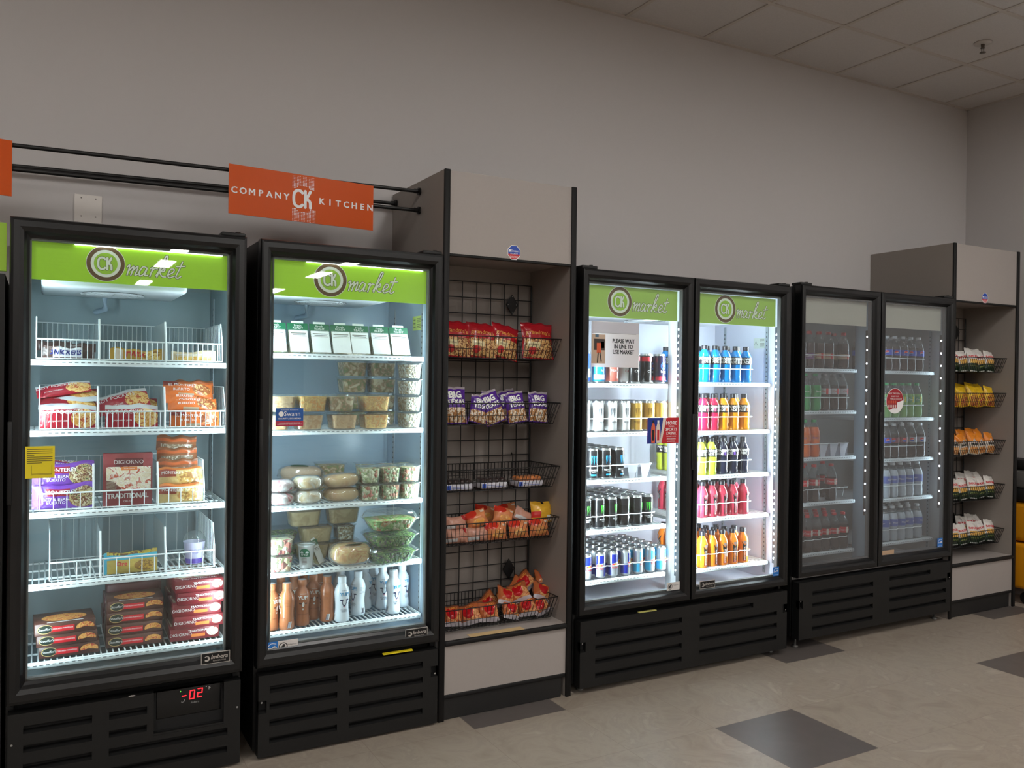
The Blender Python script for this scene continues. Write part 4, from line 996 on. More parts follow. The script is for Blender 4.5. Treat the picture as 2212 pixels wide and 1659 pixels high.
bar_b = printed('film_brown', (70, 42, 34), [('rect', .2, .12, .80, .88, (224, 226, 232)), ('rect', .74, .1, .93, .9, (62, 44, 40))])
pouch('bar_choc', 'ice_cream_bar', .172, .046, .036, bar_b, [('SNICKERS', .44, .5, .023, C3('snick_blue', (30, 40, 120)), .03, .3)], 'h', 2)
bar_g = printed('film_gold', (190, 150, 60), [('rect', .10, .1, .24, .9, (224, 210, 190)), ('foodrect', .62, .1, .95, .9, [(196, 150, 60), (230, 200, 120), (160, 110, 40)], 70)])
pouch('bar_gold', 'ice_cream_bar', .185, .042, .034, bar_g, [('TWIX', .45, .5, .028, RED, .03, .2)], 'h', 3)
bar_c = printed('film_cream', (214, 196, 160), [('foodrect', .1, .1, .9, .45, [(200, 150, 70), (226, 190, 110)], 60), ('rect', .1, .6, .9, .72, (220, 224, 226))])
pouch('bar_cream', 'ice_cream_bar', .165, .040, .034, bar_c, (), 'h', 4)
pouch('bar_dark', 'ice_cream_bar', .16, .045, .03, printed('film_dark', (58, 40, 38), []), (), 'h', 5)
hp = printed('film_red_pocket', (168, 30, 48), [('rect', 0, .8, 1, 1, (205, 206, 208)), ('foodell', .78, .42, .24, .40, [(214, 150, 70), (240, 200, 130), (190, 90, 50)], 60)])
pouch('hotpocket', 'frozen_sandwich_pouch', .185, .085, .034, hp, [('HOT POCKETS', .38, .68, .021, WHITE, .01), ('pepperoni pizza', .32, .32, .010, WHITE, .01, .2)], 'h', 6)
hp2 = printed('film_red_grey', (150, 32, 44), [('rect', 0, 0, 1, .40, (196, 198, 202)), ('foodell', .75, .62, .26, .34, [(214, 150, 70), (240, 200, 130)], 60)])
pouch('hotpocket2', 'frozen_sandwich_pouch', .190, .070, .026, hp2, (), 'h', 7)
bo = printed('film_orange_burrito', (206, 104, 44), [('rect', .0, .70, .30, 1, (120, 40, 34)), ('foodell', .78, .5, .2, .36, [(214, 180, 120), (160, 90, 50), (120, 60, 34)], 70), ('rect', .3, .05, .62, .2, (170, 160, 140))])
pouch('bur_orange', 'frozen_burrito', .185, .066, .044, bo, [('EL MONTEREY', .38, .72, .016, WHITE, .01), ('BURRITO', .36, .42, .015, WHITE, .01)], 'h', 8)
bpu = printed('film_purple_burrito', (110, 60, 160), [('rect', .22, .55, .60, .85, (150, 30, 50)), ('foodell', .82, .45, .24, .42, [(226, 214, 180), (120, 70, 44), (200, 180, 130), (70, 90, 50)], 60), ('rect', 0, 0, .10, 1, (150, 110, 190))])
pouch('bur_purple', 'frozen_burrito', .205, .088, .050, bpu, [('EL MONTEREY', .40, .70, .020, WHITE, .015), ('BEEF & BEAN\nBURRITO', .38, .34, .015, WHITE, .01)], 'h', 9)
byl = printed('film_yellow_burrito', (206, 176, 116), [('rect', .0, .5, .38, .9, (150, 60, 40)), ('rect', .0, .88, 1, 1, (206, 120, 60)), ('foodell', .7, .4, .3, .4, [(232, 220, 176), (196, 160, 90), (160, 110, 60)], 55)])
pouch('bur_yellow', 'frozen_burrito', .165, .070, .046, byl, [('EL MONTEREY', .24, .7, .015, WHITE, .01)], 'h', 10)
bbr = printed('film_brown_burrito', (140, 84, 52), [('rect', .0, .6, 1, .8, (196, 96, 48)), ('foodrect', .1, .0, .9, .45, [(176, 160, 140), (130, 110, 90), (200, 190, 176)], 50)])
pouch('bur_brown', 'frozen_burrito', .150, .060, .044, bbr, (), 'h', 11)
chip = printed('film_gold_blue', (196, 170, 80), [('rect', 0, .62, 1, .84, (70, 180, 210)), ('rect', 0, 0, .06, 1, (70, 180, 210)), ('foodrect', .1, .84, .9, 1, [(200, 180, 70), (110, 80, 60)], 60), ('foodell', .75, .3, .2, .25, [(200, 160, 60), (150, 110, 50)], 70)])
pouch('snackbag_gold', 'frozen_snack_bag', .19, .080, .060, chip, [('Ore', .32, .42, .022, RED, .02)], 'h', 12)
def carton(kind, w, d, h, base, deco=None, top=None, name='food_carton'):
    mb = MB(); mb.rbox(-w/2, 0, 0, w/2, d, h, base, .0015, 1)
    if deco: deco(mb, XZ(0, 0, -.0004), XZ(0, 0, -.0008))
    if top: top(mb, XY(0, 0, h+.0004), XY(0, 0, h+.0008))
    kit(kind, name, [(name, mb)])
MAR = C3('carton_maroon', (128, 34, 42), .4); ORB = C3('carton_orange', (222, 128, 60), .4)
PIZ = food('pizza_print', [(200, 110, 60), (240, 232, 214), (226, 205, 170), (240, 236, 226), (190, 80, 50)], 45)
def dg_front(mb, a, c):
    mb.text('DIGIORNO', a, C3('print_silver', (214, 208, 204)), .0165, -.052, .023, .005); mb.text('TRADITIONAL', a, WHITE, .0115, .012, .034, .02); mb.rect(a, -.014, .010, .038, .022, ORB)
    mb.ell(a, .066, .026, .022, .017, PIZ, 18)
def dg_top(mb, a, c):
    mb.rect(a, -.085, .05, .085, .17, PIZ); mb.text('TRADITIONAL', a, WHITE, .021, 0, .025, .03)
carton('dg_flat', .182, .18, .047, MAR, dg_front, dg_top)
def dg_up(mb, a, c):
    mb.rect(a, -.075, .062, .080, .150, PIZ); mb.poly([a(-.08, .06), a(-.02, .062), a(-.05, .095), a(-.08, .10)], MAR)
    mb.rect(c, -.080, .155, -.08+.001, .16, MAR); mb.rect(c, -.045, .150, .052, .182, C3('carton_dark', (92, 24, 32), .4)); c2 = XZ(0, 0, -.0012)
    mb.text('DIGIORNO', c2, MATS['print_silver'], .021, .002, .167, .01); mb.rect(c, -.024, .136, .032, .149, ORB); mb.text('FOUR CHEESE', c2, WHITE, .006, .004, .1425)
    mb.text('TRADITIONAL', c, MATS['print_silver'], .026, .0, .038, .04, sx=.85); mb.text('CRUST', c, MATS['print_silver'], .010, .0, .018)
carton('dg_up', .172, .05, .200, MAR, dg_up)
STG = C3('stouf_green', (30, 44, 38), .4); PAS = food('pasta_print', [(150, 80, 40), (206, 130, 60), (226, 170, 90), (180, 60, 40)], 70)
def st_front(mb, a, c):
    mb.rect(a, -.060, .010, .030, .030, C3('stouf_red', (196, 28, 40), .4)); mb.ell(a, -.066, .022, .026, .0165, C3('stouf_gold', (196, 170, 110), .4), 22); mb.ell(c, -.066, .022, .0235, .014, STG, 22)
    mb.text("Stouffer's", XZ(0, 0, -.0012), WHITE, .012, -.066, .022, .01, .2); mb.text('CHICKEN PARMESAN', c, WHITE, .007, -.008, .021, .01)
    mb.ell(c, .066, .018, .030, .018, PAS, 20, a0=-.3, a1=PI+.3)
def st_top(mb, a, c):
    mb.ell(a, .0, .07, .075, .05, PAS, 24); mb.rect(a, -.06, .005, .06, .012, WHITE)
carton('st', .200, .16, .0435, C3('carton_brown', (78, 44, 36), .4), st_front, st_top)
carton('st_back', .20, .14, .05, C3('carton_plum', (84, 42, 46), .4))
# clear tubs, salads, cups, wrapped sandwiches
def tub(kind, w, d, h, fm, name='food_tub', fh=.86, taper=.82, dome=0., rr=.012):
    mb = MB(); k = 8
    def ring(W_, D_, z, r):
        pts = []
        for cx, cy, a0 in ((W_/2-r, D_/2-r, 0), (-W_/2+r, D_/2-r, PI/2), (-W_/2+r, -D_/2+r, PI), (W_/2-r, -D_/2+r, 1.5*PI)):
            for i in range(4): a = a0+PI/2*i/3; pts.append((cx+r*math.cos(a), cy+r*math.sin(a), z))
        return pts
    def loft(mb, R, m, top=False, bot=False):
        for r0, r1 in zip(R, R[1:]):
            for i in range(16): j = (i+1) % 16; mb.poly([r0[i], r0[j], r1[j], r1[i]], m, True)
        if bot: mb.poly(R[0][::-1], m)
        if top: mb.poly(R[-1], m)
    loft(mb, [ring(w*taper, d*taper, 0, rr), ring(w*(taper+.04), d*(taper+.04), .004, rr*1.2), ring(w, d, h-.004, rr*1.5)], SHELL, bot=True)
    f = MB(); loft(f, [ring(w*taper-.006, d*taper-.006, .003, rr), ring(w*(taper+.04)-.006, d*(taper+.04)-.006, .008, rr*1.1), ring((w*taper+(w-w*taper)*fh)-.006, (d*taper+(d-d*taper)*fh)-.006, h*fh, rr*1.3)], fm, True, True)
    l = MB(); R = [ring(w+.010, d+.010, h-.004, rr*1.6), ring(w+.010, d+.010, h-.001, rr*1.6), ring(w-.004, d-.004, h-.0005, rr*1.4)]
    if dome: R += [ring(w*.93, d*.93, h+dome*.7, rr*1.5), ring(w*.84, d*.84, h+dome, rr*1.5)]
    loft(l, R, SHELL, top=True)
    kit(kind, name, [('tub_shell', mb), ('food_filling', f), ('tub_lid', l)])
fo_or = food('filling_orange', [(196, 110, 30), (232, 150, 50), (214, 170, 100), (244, 196, 110)], 55)
fo_br = food('filling_bread', [(150, 96, 54), (190, 140, 90), (214, 176, 130), (200, 160, 116)], 28)
fo_wr = food('filling_wrap', [(206, 180, 140), (222, 202, 168), (170, 130, 90), (120, 130, 70)], 30)
fo_gr = food('filling_grain', [(90, 120, 70), (190, 160, 120), (226, 214, 190), (130, 90, 60), (236, 232, 216)], 110, chunk=True)
fo_pa = food('filling_pasta', [(196, 190, 150), (222, 214, 176), (110, 130, 70), (190, 80, 50), (206, 200, 160), (150, 160, 100)], 75, chunk=True)
fo_fr = food('filling_fruit', [(224, 214, 140), (236, 232, 170), (214, 130, 110), (176, 60, 80), (240, 236, 200)], 50, chunk=True)
fo_sa = food('filling_salad', [(50, 96, 40), (110, 160, 70), (30, 70, 34), (170, 196, 110), (96, 60, 100), (60, 110, 50)], 85, chunk=True)
fo_st = food('filling_salad_tomato', [(70, 120, 50), (150, 186, 100), (214, 220, 180), (206, 90, 50), (110, 160, 70)], 65, chunk=True)
fo_tn = food('filling_tan', [(176, 150, 106), (190, 164, 120), (166, 138, 92)], 20)
tub('t_orange', .126, .12, .074, fo_or); tub('t_bread', .126, .12, .074, fo_br); tub('t_wrap', .120, .12, .074, fo_wr); tub('t_grain', .082, .12, .072, fo_gr)
tub('t_pasta', .088, .10, .074, fo_pa); tub('t_fruit', .100, .10, .070, fo_fr); tub('t_tan', .145, .12, .075, fo_tn, rr=.02)
tub('t_salad', .225, .17, .055, fo_sa, 'salad_bowl', dome=.014, rr=.03, taper=.72); tub('t_salad2', .225, .17, .055, fo_st, 'salad_bowl', dome=.028, rr=.03, taper=.72)
GRN = C3('deli_green', (22, 96, 66), .4); PAP = C3('deli_paper', (232, 234, 232), .6)
def wedge_kit(kind, w, h, d, fm, lab=True):
    """triangular sandwich pack: leaning printed front, clear sides"""
    t = .055
    mb = MB(); A = [(-w/2, 0, 0), (w/2, 0, 0), (w/2, t, h), (-w/2, t, h)]; B = [(-w/2, d, 0), (w/2, d, 0), (w/2, t+.018, h), (-w/2, t+.018, h)]
    mb.poly([A[1], B[1], B[2], A[2]], SHELL); mb.poly([A[0], A[3], B[3], B[0]], SHELL); mb.poly([B[0], B[3], B[2], B[1]], SHELL); mb.poly([A[3], A[2], B[2], B[3]], SHELL); mb.poly([A[0], B[0], B[1], A[1]], SHELL); mb.poly(A, SHELL)
    f = MB(); i = .006
    f.poly([(-w/2+i, i, i), (-w/2+i, d-i, i), (-w/2+i, t+.008, h-.02)], fm); f.poly([(w/2-i, i, i), (w/2-i, t+.008, h-.02), (w/2-i, d-i, i)], fm)
    f.poly([(-w/2+i, i, i), (w/2-i, i, i), (w/2-i, t+.008, h-.02), (-w/2+i, t+.008, h-.02)], fm); f.poly([(-w/2+i, d-i, i), (-w/2+i, t+.008, h-.02), (w/2-i, t+.008, h-.02), (w/2-i, d-i, i)], fm); f.poly([(-w/2+i, i, i), (-w/2+i, d-i, i), (w/2-i, d-i, i), (w/2-i, i, i)], fm)
    l = MB(); L_ = math.hypot(t, h)
    def mp(u, v, o=.0008): return (u, t*v/L_-o, h*v/L_+o*.3)
    l.rect(lambda u, v: mp(u, v), -w/2+.003, .010, w/2-.003, L_-.026, C3('deli_film', (226, 230, 230), .3, bump=.6, bscale=30), 4, 4); l.rect(mp, -w/2-.001, L_-.030, w/2+.001, L_+.004, GRN); l.rect(lambda u, v: mp(u, v, .0004), -w*.3, L_+.002, w*.3, L_+.014, PAP)
    q = lambda u, v: mp(u, v, .0016)
    l.text('Fresh\nREADY', q, WHITE, .0145, 0, L_-.013, .01); l.rect(q, -w*.38, L_-.044, w*.38, L_-.041, OUTL); l.rect(q, -w*.30, L_-.051, w*.34, L_-.049, C3('sticker_dark', (50, 50, 50))); l.rect(q, -w*.4, L_-.057, w*.4, L_-.0555, MATS['armor_grey'])
    kit(kind, 'sandwich_pack', [('clear_shell', mb), ('sandwich_filling', f)]+([('front_label', l)] if lab else []))
wedge_kit('wedge', .086, .128, .10, food('filling_wedge', [(224, 214, 196), (196, 170, 130), (150, 160, 100), (236, 230, 220)], 30))
def blob(kind, name, w, d, h, fm, wrap=True, lab=None, seed=3, part='food_filling'):
    mb = MB(); fi = MB()
    def S(u, v, k, o):
        a = 2*PI*u; b2 = -PI/2+PI*v; x = math.copysign(abs(math.cos(a))**.8, math.cos(a)); y = math.copysign(abs(math.sin(a))**.8, math.sin(a)); c = math.cos(b2)**.55
        n = noise.noise(Vector((math.cos(a)*2*k, math.sin(a)*2*k, v*3*k+seed)))
        q = 1+(.10*n if k > 1 else .03*n)
        return (w/2*x*c*q*o, d/2*y*c*q*o, h/2+h/2*math.copysign(abs(math.sin(b2))**.8, math.sin(b2))*(o if o < 1 else 1))
    fi.surf(lambda u, v: S(u, v, 1, .90), 20, 10, fm, flip=False)
    parts = [(part, fi)]
    if wrap:
        mb.surf(lambda u, v: S(u, v, 2.2, 1.02), 24, 12, clear('cling_wrap', (236, 238, 238), 2.2, .12, haze=.12)); parts.append(('cling_wrap', mb))
    if lab:
        lb = MB(); lb.ell(lambda u, v: (u, -d*.30+v*.7, h*.90+v*-.25+.006), 0, 0, w*.2, w*.13, GRN, 18); lb.text(lab, lambda u, v: (u, -d*.30+v*.7-.001, h*.90+v*-.25+.0075), WHITE, .014, 0, 0, .01, .2); parts.append(('wrapper_label', lb))
    kit(kind, name, parts)
bun = food('bun_bread', [(196, 130, 60), (214, 160, 90), (226, 186, 120)], 14); bunw = food('bun_white', [(226, 216, 196), (236, 228, 210), (214, 180, 120)], 16)
blob('w_white', 'wrapped_sandwich', .125, .12, .062, bunw); blob('w_bun', 'wrapped_sandwich', .165, .12, .062, bun); blob('w_croissant', 'wrapped_croissant', .19, .14, .095, food('croissant', [(190, 110, 40), (222, 160, 80), (236, 200, 120), (206, 130, 60)], 22), lab='Fresh')
blob('w_red', 'wrapped_sandwich', .12, .12, .055, food('filling_redprint', [(226, 220, 218), (200, 60, 80), (232, 228, 226), (214, 190, 190)], 24)); blob('w_sub', 'wrapped_sandwich', .20, .10, .07, food('sub_bread', [(176, 136, 96), (190, 150, 108)], 12), lab='Fresh')
blob('bread_wrap', 'wrapped_sandwich', .13, .10, .06, food('toast', [(190, 150, 116), (206, 170, 136)], 10))
mb = MB(); mb.lathe([(0, 0), (.024, 0), (.026, .003), (.034, .092), (.036, .094), (.036, .098)], C3('cup_milky', (214, 220, 222), .2), 24)
mb2 = MB(); mb2.lathe([(.036, .0975), (.037, .102), (.034, .104), (.032, .099), (0, .099)], SHELL, 24); lb = MB(); q = CYL(profr([(.026, .003), (.034, .092)]), 0, .0008, -.5)
lb.ell(q, 0, .066, .022, .020, GRN, 20, a0=0, a1=PI); lb.rect(q, -.022, .050, .022, .066, GRN, 6); q = CYL(profr([(.026, .003), (.034, .092)]), 0, .0014, -.5)
lb.text('Fresh', q, WHITE, .014, 0, .060, .01, .2); [lb.rect(q, -.012, .020+.006*i, .010, .022+.006*i, MATS['armor_grey'], 4) for i in range(5)]
kit('cup', 'yogurt_cup', [('cup_body', mb), ('cup_lid', mb2), ('cup_label', lb)])
mb = MB(); mb.lathe([(0, 0), (.030, 0), (.032, .003), (.041, .085), (.043, .088)], C3('cup_lilac', (196, 190, 216), .3), 24); mb2 = MB(); mb2.lathe([(.043, .088), (.044, .094), (.040, .108), (.028, .124), (.010, .130), (0, .130)], SHELL, 24)
lb = MB(); q = CYL(profr([(.032, .003), (.041, .085)]), 0, .0008, 0); lb.rect(q, -.06, .003, .06, .022, C3('cup_violet', (84, 60, 150)), 12); lb.text('YOGURT\nCUP', q, C3('cup_violet', 0), .012, 0, .05, .01)
kit('parfait', 'ice_cream_cup', [('cup_body', mb), ('cup_lid', mb2), ('cup_label', lb)])
# bags for the snack bays
ck1 = printed('film_cookie_red', (158, 22, 32), [('foodrect', .04, .03, .96, .52, [(196, 150, 90), (214, 176, 116), (120, 70, 40), (206, 160, 100)], 60), ('rect', .12, .30, .55, .44, (214, 200, 150)), ('ell', .3, .2, .12, .1, (176, 40, 40)), ('rect', .0, .95, 1, 1, (130, 18, 28))], rough=.2)
pouch('cookie', 'cookie_pack', .150, .170, .040, ck1, [("grandma's", .5, .70, .030, C3('cookie_gold', (214, 150, 60)), .01, .1), ('cookies', .35, .37, .014, OUTL, .01)], 'v', 21)
pur = printed('film_purple', (84, 44, 140), [('foodrect', .03, .03, .97, .42, [(206, 176, 140), (236, 226, 206), (180, 130, 80), (150, 100, 60)], 45), ('rect', 0, .93, 1, 1, (160, 150, 156))], rough=.2)
pouch('texas', 'pastry_bag', .115, .160, .050, pur, [('BIG', .5, .76, .040, WHITE, .05), ('TEXAS', .5, .56, .030, WHITE, .045)], 'v', 22)
def tray(kind, fc, nm):
    mb = MB(); mb.rbox(-.07, 0, 0, .07, .09, .028, C3('tray_white', (206, 206, 214), .4), .006); mb.rect(XZ(0, 0, -.0006), -.066, .004, -.046, .024, C3('can_blue', 0)); mb.rect(XZ(0, 0, -.0006), -.04, .008, .05, .010, MATS['can_blue']); mb.rect(XZ(0, 0, -.0006), -.04, .015, .03, .017, MATS['can_blue'])
    f = MB()
    for i in range(4):
        n = len(f.v); f.tube([(-.048+.032*i+.008*math.cos(a*PI/8), .045+.030*math.sin(a*PI/8), .034) for a in range(16)], .014, C3(nm, fc, .3), 8, True)
    w = MB(); w.surf(lambda u, v: (-.082+.164*u, .002+.086*v, .029+.024*math.sin(PI*u)**.4*math.sin(PI*v)**.5+.003*noise.noise(Vector((u*8, v*8, 2)))), 14, 8, clear('tray_wrap', (240, 242, 242), 1.5, .12, haze=.04))
    kit(kind, 'donut_tray', [('tray', mb), ('donuts', f), ('cling_wrap', w)])
tray('donut_dark', (50, 34, 32), 'donut_dark'); tray('donut_gold', (200, 120, 60), 'donut_gold')
orp = printed('film_peach', (208, 130, 84), [('ell', .22, .92, .34, .30, (196, 52, 36)), ('rect', .75, .8, .95, .92, (214, 200, 180)), ('foodell', .5, .32, .3, .22, [(230, 170, 80), (214, 150, 90), (236, 196, 130)], 30)], rough=.2)
pouch('peach', 'snack_cake_pack', .110, .080, .055, orp, (), 'v', 23)
pouch('pink', 'snack_cake_pack', .120, .062, .055, printed('film_pink', (190, 140, 120), [('ell', .96, .95, .16, .3, (170, 50, 50)), ('rect', .06, .1, .5, .35, (200, 204, 206))], rough=.2), (), 'h', 24)
pouch('yellowp', 'snack_cake_pack', .120, .100, .060, printed('film_yellow_cake', (222, 170, 50), [('rect', 0, .2, .35, .5, (196, 40, 40)), ('rect', .66, .05, .92, .32, (214, 214, 210)), ('rect', .5, .88, .6, 1, (40, 36, 36))], rough=.2), (), 'v', 25)
rdb = printed('film_red_crispy', (170, 92, 52), [('foodell', .60, .36, .42, .30, [(190, 116, 70), (216, 160, 104), (176, 90, 56)], 50), ('ell', .42, .55, .26, .30, (178, 24, 30)), ('rect', 0, .0, 1, .17, (190, 184, 190)), ('rect', .0, .93, 1, 1, (104, 62, 44))], rough=.16)
pouch('redbag', 'snack_bag', .110, .100, .055, rdb, [('GARD', .55, .80, .015, C3('snack_orange', (232, 150, 60)), .02)], 'v', 26, wr=.2)
wb = printed('film_white_green', (216, 212, 206), [('foodrect', .08, .36, .92, .56, [(206, 150, 60), (222, 180, 90), (180, 120, 50)], 50), ('rect', 0, .0, 1, .36, (28, 52, 32)), ('rect', .15, .0, .85, .05, (196, 200, 196))], rough=.3)
pouch('boulder', 'chip_bag', .125, .180, .050, wb, [('BOULDER', .5, .68, .026, RED, .03, .1), ('AVOCADO OIL', .5, .24, .015, C3('pale_lime', (190, 200, 110)), .01)], 'v', 27, wr=.18)
yb = printed('film_yellow_chip', (222, 180, 30), [('foodrect', .1, .04, .9, .46, [(190, 120, 50), (206, 150, 60), (150, 40, 40), (214, 170, 70)], 40), ('rect', .2, .5, .8, .52, (150, 40, 40))], rough=.3)
pouch('yellowchip', 'chip_bag', .125, .175, .050, yb, [("Lay's", .5, .60, .030, C3('lays_red', (170, 30, 40)), .02, .2)], 'v', 28, wr=.18)
ob = printed('film_orange_chip', (226, 134, 34), [('rect', 0, 0, 1, .58, (206, 198, 186)), ('foodrect', .1, .03, .9, .34, [(196, 120, 60), (214, 150, 80), (226, 190, 140)], 40), ('ell', .5, .62, .2, .09, (200, 190, 190))], rough=.3)
pouch('bakedchip', 'chip_bag', .115, .180, .048, ob, [('BAKED', .5, .45, .026, ink, .03)], 'v', 29, wr=.18)

# ================================================================ stocking the freezer
def wbasket(kind, w, d, hf, hb, divs, step=.021):
    mb = MB(); m = WIRE
    mb.tube([(-w/2, 0, .004), (w/2, 0, .004)], .0025, m, 5); mb.tube([(-w/2, 0, hf), (w/2, 0, hf)], .0032, m, 5)
    mb.tube([(-w/2, d, hb), (w/2, d, hb)], .0025, m, 5); mb.tube([(-w/2, d, .004), (w/2, d, .004)], .0025, m, 5)
    n = int(w/step)
    for i in range(n+1): x = -w/2+w*i/n; mb.tube([(x, 0, hf), (x, 0, .004)], .0016, m, 4)
    for i in range(0, n+1, 1): x = -w/2+w*i/n; mb.tube([(x, d, hb), (x, d, .004)], .0012, m, 4)
    for s in (-1, 1):
        mb.tube([(s*w/2, 0, hf), (s*w/2, d*.10, hb), (s*w/2, d, hb)], .0026, m, 5); mb.tube([(s*w/2, 0, .004), (s*w/2, d, .004)], .0025, m, 5)
        for k in range(1, 14): y = d*k/14; mb.tube([(s*w/2, y, hf+(hb-hf)*min(1, y/(d*.10))), (s*w/2, y, .004)], .0013, m, 4)
    parts = [('basket_frame', mb)]
    for x in divs:
        dv = MB(); pl = clear('divider_plastic', (226, 234, 236), 1., .1, haze=.78, hazecol=(226, 234, 236))
        dv.poly([(x, .0, .004), (x, d, .004), (x, d, hb), (x, .03, hb), (x, 0, hf+.01)], pl); dv.tube([(x, 0, .0), (x, 0, hf+.008), (x, .03, hb)], .004, WIRE, 5); parts.append(('divider', dv))
    kit(kind, 'wire_basket', parts)
def bx(p0, p1, y, py): a, c = at(p0, y, py), at(p1, y, py); return (a+c)/2, c-a
YB0 = .105
for k, (p0, p1, py, hf, hb, dv, lab, st) in enumerate(((78, 480, 770, .074, .155, (215, 358), 'white wire basket on the top freezer shelf with ice cream bars', .018),
        (85, 486, 915, .066, .160, (212, 356), 'white wire basket on the second freezer shelf with red and orange pouches', .018),
        (86, 441, 1090, .064, .165, (202, 341), 'white wire basket on the third freezer shelf around the upright pizza box', .042),
        (107, 463, 1245, .070, .170, (217, 357), 'white wire basket on the fourth freezer shelf, almost empty', .042))):
    cx, w = bx(p0, p1, YB0, py); wbasket('wb%d' % k, w, .40, hf, hb, [at(p, YB0, py)-cx for p in dv], st)
    place('wb%d' % k, lab, 'basket', (cx, YB0, SH['F1'][k]+.004))
def put(kind, px, py, y, z, label, cat, group=None, rz=0., rx=0., ry=0., sc=None):
    return place(kind, label, cat, (at(px, y, py), y, z), rz, group, rx, ry, sc)
z = SH['F1'][0]+.008
put('bar_choc', 148, 770, .135, z, 'brown wrapped ice cream bar with white label and blue lettering', 'ice cream bar')
put('bar_dark', 118, 755, .185, z+.03, 'crumpled dark brown bar wrapper behind the blue-lettered bar, left one', 'ice cream bar', rz=.3, sc=.75)
put('bar_dark', 172, 755, .20, z+.028, 'crumpled dark brown bar wrapper behind the blue-lettered bar, right one', 'ice cream bar', rz=-.2, sc=.7)
put('bar_gold', 295, 770, .135, z, 'gold wrapped ice cream bar with red lettering in the middle bin', 'ice cream bar')
put('bar_gold', 300, 765, .190, z, 'gold wrapped bar lying behind the front gold bar', 'ice cream bar', rz=.08)
put('bar_cream', 418, 772, .135, z, 'cream and gold wrapped ice cream bar in the right bin of top shelf', 'ice cream bar')
put('bar_cream', 420, 768, .180, z+.002, 'second cream wrapped bar behind the first on the top shelf', 'ice cream bar', rz=-.05)
z = SH['F1'][1]+.008
put('hotpocket', 148, 900, .130, z, 'red frozen sandwich pouch at front of the left bin, second shelf', 'frozen pouch', rx=-.1)
put('hotpocket2', 145, 870, .175, z+.062, 'red and silver pouch leaning on top of the left bin pile', 'frozen pouch', rx=-.9, ry=.06)
put('hotpocket2', 152, 862, .205, z+.090, 'red and silver pouch, second from top of the left bin pile', 'frozen pouch', rx=-.9, ry=-.10)
put('hotpocket', 140, 855, .215, z+.122, 'red pouch lying tilted at the very top of the left bin pile', 'frozen pouch', rx=-.8, ry=-.16, sc=(1, .8, .7))
put('hotpocket2', 160, 885, .23, z+.03, 'red and silver pouch buried at the back of the left bin', 'frozen pouch', rx=-.4)
put('hotpocket', 285, 900, .130, z, 'red frozen sandwich pouch at front of the middle bin, second shelf', 'frozen pouch', rx=-.1)
put('hotpocket', 272, 872, .185, z+.062, 'red pouch with pastry picture leaning on the middle bin pile', 'frozen pouch', rx=-.6, ry=-.25)
put('hotpocket2', 285, 880, .22, z+.05, 'red and silver pouch behind the pastry picture pouch, middle bin', 'frozen pouch', rx=-.7)
put('bur_orange', 420, 905, .135, z, 'orange burrito packet at front of the right bin, second shelf', 'frozen burrito', sc=(1, 1, .95))
put('bur_orange', 416, 885, .165, z+.056, 'orange burrito packet, second from bottom in the right bin', 'frozen burrito', rx=-.5, ry=.05)
put('bur_orange', 410, 870, .185, z+.083, 'orange burrito packet showing its barcode in the right bin', 'frozen burrito', rx=-.5, ry=.10, rz=.1)
put('bur_orange', 405, 850, .195, z+.112, 'orange burrito packet on top of the right bin pile', 'frozen burrito', rx=-.35, ry=.06)
put('bur_brown', 420, 845, .235, z+.125, 'brown crumpled packet peeking over the orange packets', 'frozen burrito', rx=-.4)
z = SH['F1'][2]+.008
put('bur_purple', 137, 1095, .135, z, 'purple burrito packet, lowest in the left bin of third shelf', 'frozen burrito')
put('bur_purple', 137, 1060, .150, z+.078, 'purple burrito packet standing on the lowest purple packet', 'frozen burrito', rx=-.15)
put('bur_purple', 130, 1030, .200, z+.122, 'purple burrito packet at the top back of its bin', 'frozen burrito', rx=-1.0, ry=.1, sc=(.95, 1, .8))
put('dg_up', 276, 1095, .135, z-.004, 'maroon pizza box standing upright in the middle of third shelf', 'pizza box', rz=-.03)
put('bur_yellow', 391, 1080, .135, z, 'yellow burrito packet, lowest at right on the third shelf', 'frozen burrito')
put('bur_yellow', 391, 1050, .150, z+.062, 'yellow burrito packet standing on the lowest yellow packet', 'frozen burrito', rx=-.2)
put('bur_brown', 384, 1020, .205, z+.105, 'brown burrito packet, third from top of the right stack', 'frozen burrito')
put('bur_brown', 382, 1000, .215, z+.150, 'brown burrito packet, second from top of the right stack', 'frozen burrito')
put('bur_brown', 380, 980, .225, z+.195, 'brown burrito packet on top of the right stack, third shelf', 'frozen burrito', ry=.05)
z = SH['F1'][3]+.006
put('snackbag_gold', 283, 1235, .14, z, 'gold and sky blue frozen snack bag alone in a basket bin', 'frozen snack bag', rx=-.25)
put('parfait', 419, 1215, .22, z, 'purple and white dessert cup with clear domed lid', 'dessert cup')
z = SH['F1'][4]+.003
OR3 = ['lowest', 'second from bottom', 'third from bottom', 'fourth from bottom', 'fifth from bottom', 'sixth from bottom', 'topmost']
for k in range(3): put('st', [150, 145, 141][k], 1400, [.13, .125, .12][k], z+.0438*k, 'brown pasta meal carton, %s of three in the left stack' % OR3[k], 'food carton', rz=.02*k)
for k in range(4): put('st', [291, 290, 292, 293][k], 1380, .15+.004*k, z+.0438*k, 'brown pasta meal carton, %s of four in the middle stack' % OR3[k], 'food carton', rz=-.02)
for k in range(4): put('st_back', [284, 282, 285, 290][k], 1340, .335, z+.0502*k, 'dark plum carton, %s behind the middle pasta stack' % OR3[k], 'food carton')
for k in range(5): put('dg_flat', [421, 430, 426, 436, 431][k], 1370, [.13, .125, .13, .12, .125][k], z+.0473*k, 'maroon pizza carton, %s of the five in front' % OR3[k], 'pizza box', rz=[-.02, .02, -.01, .01, .03][k])
